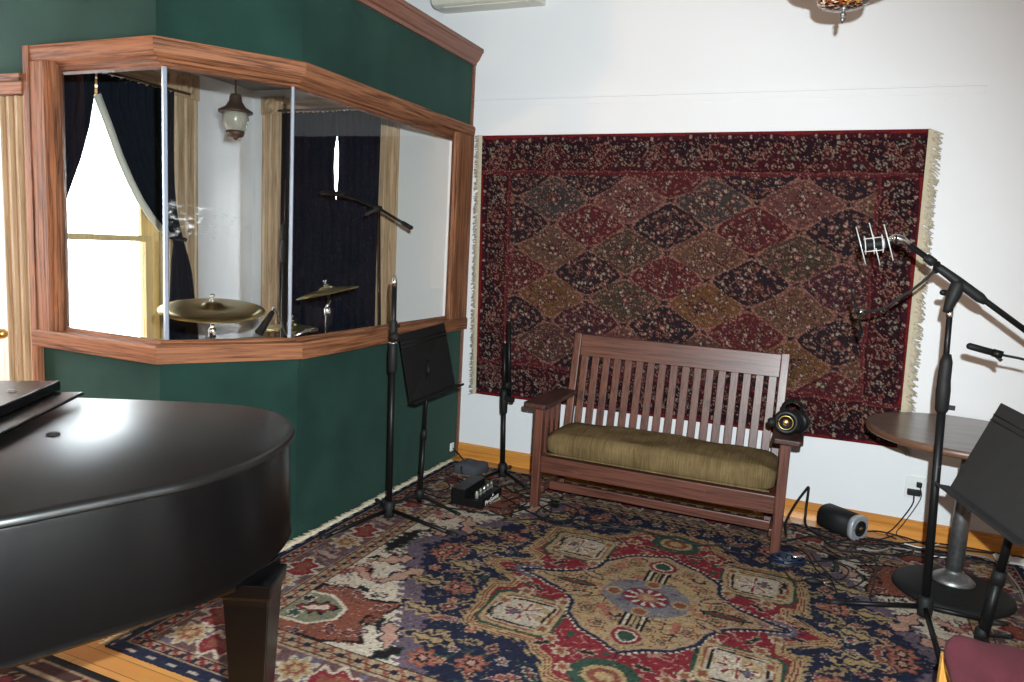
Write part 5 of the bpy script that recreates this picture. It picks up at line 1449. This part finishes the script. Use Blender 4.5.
# ------------------------------------------------------------------ curtains
def curtain_sheet(rows, plane, pos, pleats, amp, nx=60):
    """rows: (z, a_left, a_right); plane 'x' or 'y'"""
    b = MB(); rings = []
    zs = [r[0] for r in rows]
    N = 80
    for i in range(N + 1):
        z = zs[0] + (zs[-1] - zs[0]) * i / N
        for q in range(len(rows) - 1):
            if zs[q] >= z - 1e-9 >= zs[q + 1] - 2e-9: break
        t = (zs[q] - z) / (zs[q] - zs[q + 1])
        l = rows[q][1] + (rows[q + 1][1] - rows[q][1]) * t; r = rows[q][2] + (rows[q + 1][2] - rows[q][2]) * t
        ring = []
        for k in range(nx + 1):
            u = k / nx
            a = l + (r - l) * u
            w = amp * min(1, abs(r - l) / .35 + .35)
            d = w * math.sin(u * pleats * 2 * PI + .25 * math.sin(z * 3)) + .3 * w * math.sin(u * pleats * 4.6 * PI + z)
            sc = .012 * abs(math.sin(u * pleats * 2 * PI)) if i == 0 else 0
            ring.append((pos + d, a, z - sc) if plane == 'x' else (a, pos + d, z - sc))
        rings.append(ring)
    b.quad_ring(rings, closed=False)
    return b
def thicken(o, t=.004):
    m = o.modifiers.new('cloth', 'SOLIDIFY'); m.thickness = t; m.offset = 0; return o
cl = thicken(curtain_sheet([(2.545, -1.98, -1.465), (2.385, -1.98, -1.475), (2.20, -1.98, -1.51), (2.0, -1.98, -1.57), (1.76, -1.98, -1.665), (1.4, -1.98, -1.80), (.5, -1.98, -1.86)], 'x', BX + .075, 7, .014).build('curtain', 'curtain', None))
tag(cl, 'black curtain panel on the street side left of the bright window gap', 'curtain', 'black booth curtains')
cr = thicken(curtain_sheet([(2.545, -1.460, -.870), (2.385, -1.462, -.872), (2.195, -1.375, -.872), (2.04, -1.31, -.870), (1.892, -1.235, -.862), (1.77, -1.16, -.850), (1.669, -1.08, -.835), (1.58, -.99, -.815), (1.53, -.90, -.800), (1.48, -.875, -.785), (1.36, -.90, -.740), (1.28, -.905, -.715), (1.0, -.925, -.675), (.5, -.95, -.62)], 'x', BX + .085, 9, .016).build('curtain', 'curtain', None))
tag(cr, 'black curtain panel swept aside and tied beside the bright sash window', 'curtain', 'black booth curtains')
b = MB()
edge = [(2.40, -1.470), (2.195, -1.380), (2.04, -1.316), (1.892, -1.240), (1.77, -1.166), (1.669, -1.086), (1.58, -.995), (1.53, -.905)]
rings = [[(BX + .085 + .020, y - .028, z - .012), (BX + .085 + .032, y + .012, z + .006), (BX + .085 + .018, y + .012, z + .006), (BX + .085 + .010, y - .028, z - .012)] for z, y in edge]
b.quad_ring(rings); b.build('lining', 'lining', cr)
b = MB(); b.torus((BX + .085, -.838, 1.515), .052, .012, (0, .15, 1), 24, 8); b.build('tie_back', 'curtain', cr)
for nm, pos_, rows in (('left', -.052, [(2.545, -1.69, -1.125), (2.43, -1.69, -1.140), (2.25, -1.69, -1.172), (2.12, -1.69, -1.174), (1.95, -1.69, -1.160), (1.66, -1.69, -1.122), (.06, -1.69, -1.10)]),
                 ('right', -.080, [(2.545, -1.160, -.742), (2.43, -1.142, -.742), (2.25, -1.116, -.742), (2.12, -1.112, -.742), (1.95, -1.120, -.742), (1.66, -1.152, -.742), (.06, -1.165, -.742)])):
    o = thicken(curtain_sheet(rows, 'y', pos_, 6, .010).build('curtain', 'curtain', None))
    tag(o, 'black curtain panel on the %s of the narrow bright slit' % nm, 'curtain', 'black booth curtains')
b = MB(); b.tube([(-1.71, -.066, 2.553), (-.735, -.066, 2.553)], .009, 10); o = b.build('curtain_rod', 'rust', None); tag(o, 'thin rod carrying the black curtains with the bright slit', 'curtain rod')
b = MB(); b.tube([(BX + .08, -2.0, 2.553), (BX + .08, -.72, 2.553)], .009, 10); o = b.build('curtain_rod', 'rust', None); tag(o, 'thin rod carrying the swept curtains at the bright sash window', 'curtain rod')
o = curtain_sheet([(2.42, -4.70, -3.84), (1.6, -4.69, -3.86), (.86, -4.70, -3.84)], 'x', XR - .06, 8, .014).build('added_sheer_curtain', 'sheer', None)  # unseen sheer, added to soften this window's reflection in the booth glass
tag(o, 'added unseen sheer curtain softening the narrow window of the right wall', 'curtain')
b = MB(); b.tube([(XR - .06, -4.74, 2.43), (XR - .06, -3.80, 2.43)], .008, 10)
for y in (-4.73, -3.81): b.tube([(XR - .06, y, 2.43), (XR - .001, y, 2.43)], .006, 8)
o = b.build('curtain_rod', 'rust', None); tag(o, 'thin rod carrying the added sheer curtain', 'curtain rod')
# facade across the street
fc = MB().box(-9.5, -9.0, -14, 4, -6, 12).build('street_building', 'outside', None)
tag(fc, 'pale facade seen overexposed through the bright sash window', 'building')
for y, z in ((-4.9, -1.7), (-4.9, 1.0), (-7.9, -1.7), (-7.9, 1.0), (-1.9, -1.7), (-1.9, 1.0), (-10.9, 1.0), (1.1, 1.0)):
    MB().box(-9.03, -8.97, y, y + .75, z, z + 1.5).build('window', 'outside_win', fc)

# ------------------------------------------------------------------ light
w = bpy.data.worlds.new('World'); SC.world = w; w.use_nodes = True
bg = w.node_tree.nodes['Background']; bg.inputs[0].default_value = (.86, .93, 1.0, 1); bg.inputs[1].default_value = 32.0
def light(name, kind, loc, energy, col=(1, 1, 1), **kw):
    d = bpy.data.lights.new(name, kind); d.energy = energy; d.color = col
    for k, v in kw.items(): setattr(d, k, v)
    o = bpy.data.objects.new(name, d); COL.objects.link(o); o.location = loc; return o
def aim(o, tgt): o.rotation_euler = (Vector(tgt) - o.location).to_track_quat('-Z', 'Y').to_euler()

# ------------------------------------------------------------------ camera
f_, yaw, pitch, roll = 729.34, .399, .131, .054
Cp = Vector((2.397, -4.796, 1.600))
F0 = Vector((-math.sin(yaw), math.cos(yaw), 0)); R0 = Vector((math.cos(yaw), math.sin(yaw), 0)); U0 = Vector((0, 0, 1))
F = F0 * math.cos(pitch) - U0 * math.sin(pitch); U = U0 * math.cos(pitch) + F0 * math.sin(pitch)
R2 = R0 * math.cos(roll) + U * math.sin(roll); U2 = -R0 * math.sin(roll) + U * math.cos(roll)
cd = bpy.data.cameras.new('camera'); cam = bpy.data.objects.new('camera', cd); COL.objects.link(cam)
cd.sensor_width = 36; cd.lens = f_ / 1024 * 36; cd.clip_start = .05
mw = Matrix((R2, U2, -F)).transposed().to_4x4(); mw.translation = Cp
cam.matrix_world = mw
SC.camera = cam

fl = light('camera_flash', 'SPOT', Cp + U2 * .18 + R2 * .10, 885, (.87, .97, 1.0), shadow_soft_size=.018, spot_size=math.radians(104), spot_blend=.66)
aim(fl, fl.location + F - U2 * .09 - R2 * .06)
wl = light('window_daylight', 'AREA', (XL - .24, (W6[0] + W6[1]) / 2, (W6[2] + W6[3]) / 2), 108, (.86, .94, 1.0), shape='RECTANGLE', size=W6[1] - W6[0], size_y=W6[3] - W6[2])
aim(wl, wl.location + Vector((1, 0, 0)))
for n_, (LX, LY, LZ, en) in enumerate(((-2.1, -5.75, 1.45, 235),)):
    light('warm_fill_light', 'POINT', (LX, LY, LZ), en, (1.0, .56, .27), shadow_soft_size=.16)  # added warm fill out of view, stands in for the room's tungsten light
    fx = thing('added_floor_lamp', 'added unseen floor lamp stand for the warm fill, near the rear wall on the street side', 'lamp', (LX, LY, 0))  # lamp body added below the fill light
    MB().lathe([(.15, .002), (.15, .015), (.04, .03), (.012, .05)], (LX, LY, 0), n=32).build('round_base', 'rust', fx)
    MB().tube([(LX, LY, .04), (LX, LY, LZ - .20)], .011, 10).build('pole', 'rust', fx)
    MB().lathe([(.02, -.22), (.05, -.20), (.055, -.17)], (LX, LY, LZ), n=24).build('lamp_holder', 'rust', fx)

SC.view_settings.view_transform = 'Standard'
SC.view_settings.look = 'None'
SC.view_settings.exposure = 0.0
SC.view_settings.gamma = 1.0
SC.view_settings.use_curve_mapping = False
SC.cycles.max_bounces = 8
SC.cycles.transparent_max_bounces = 12
SC.cycles.sample_clamp_indirect = 6.0
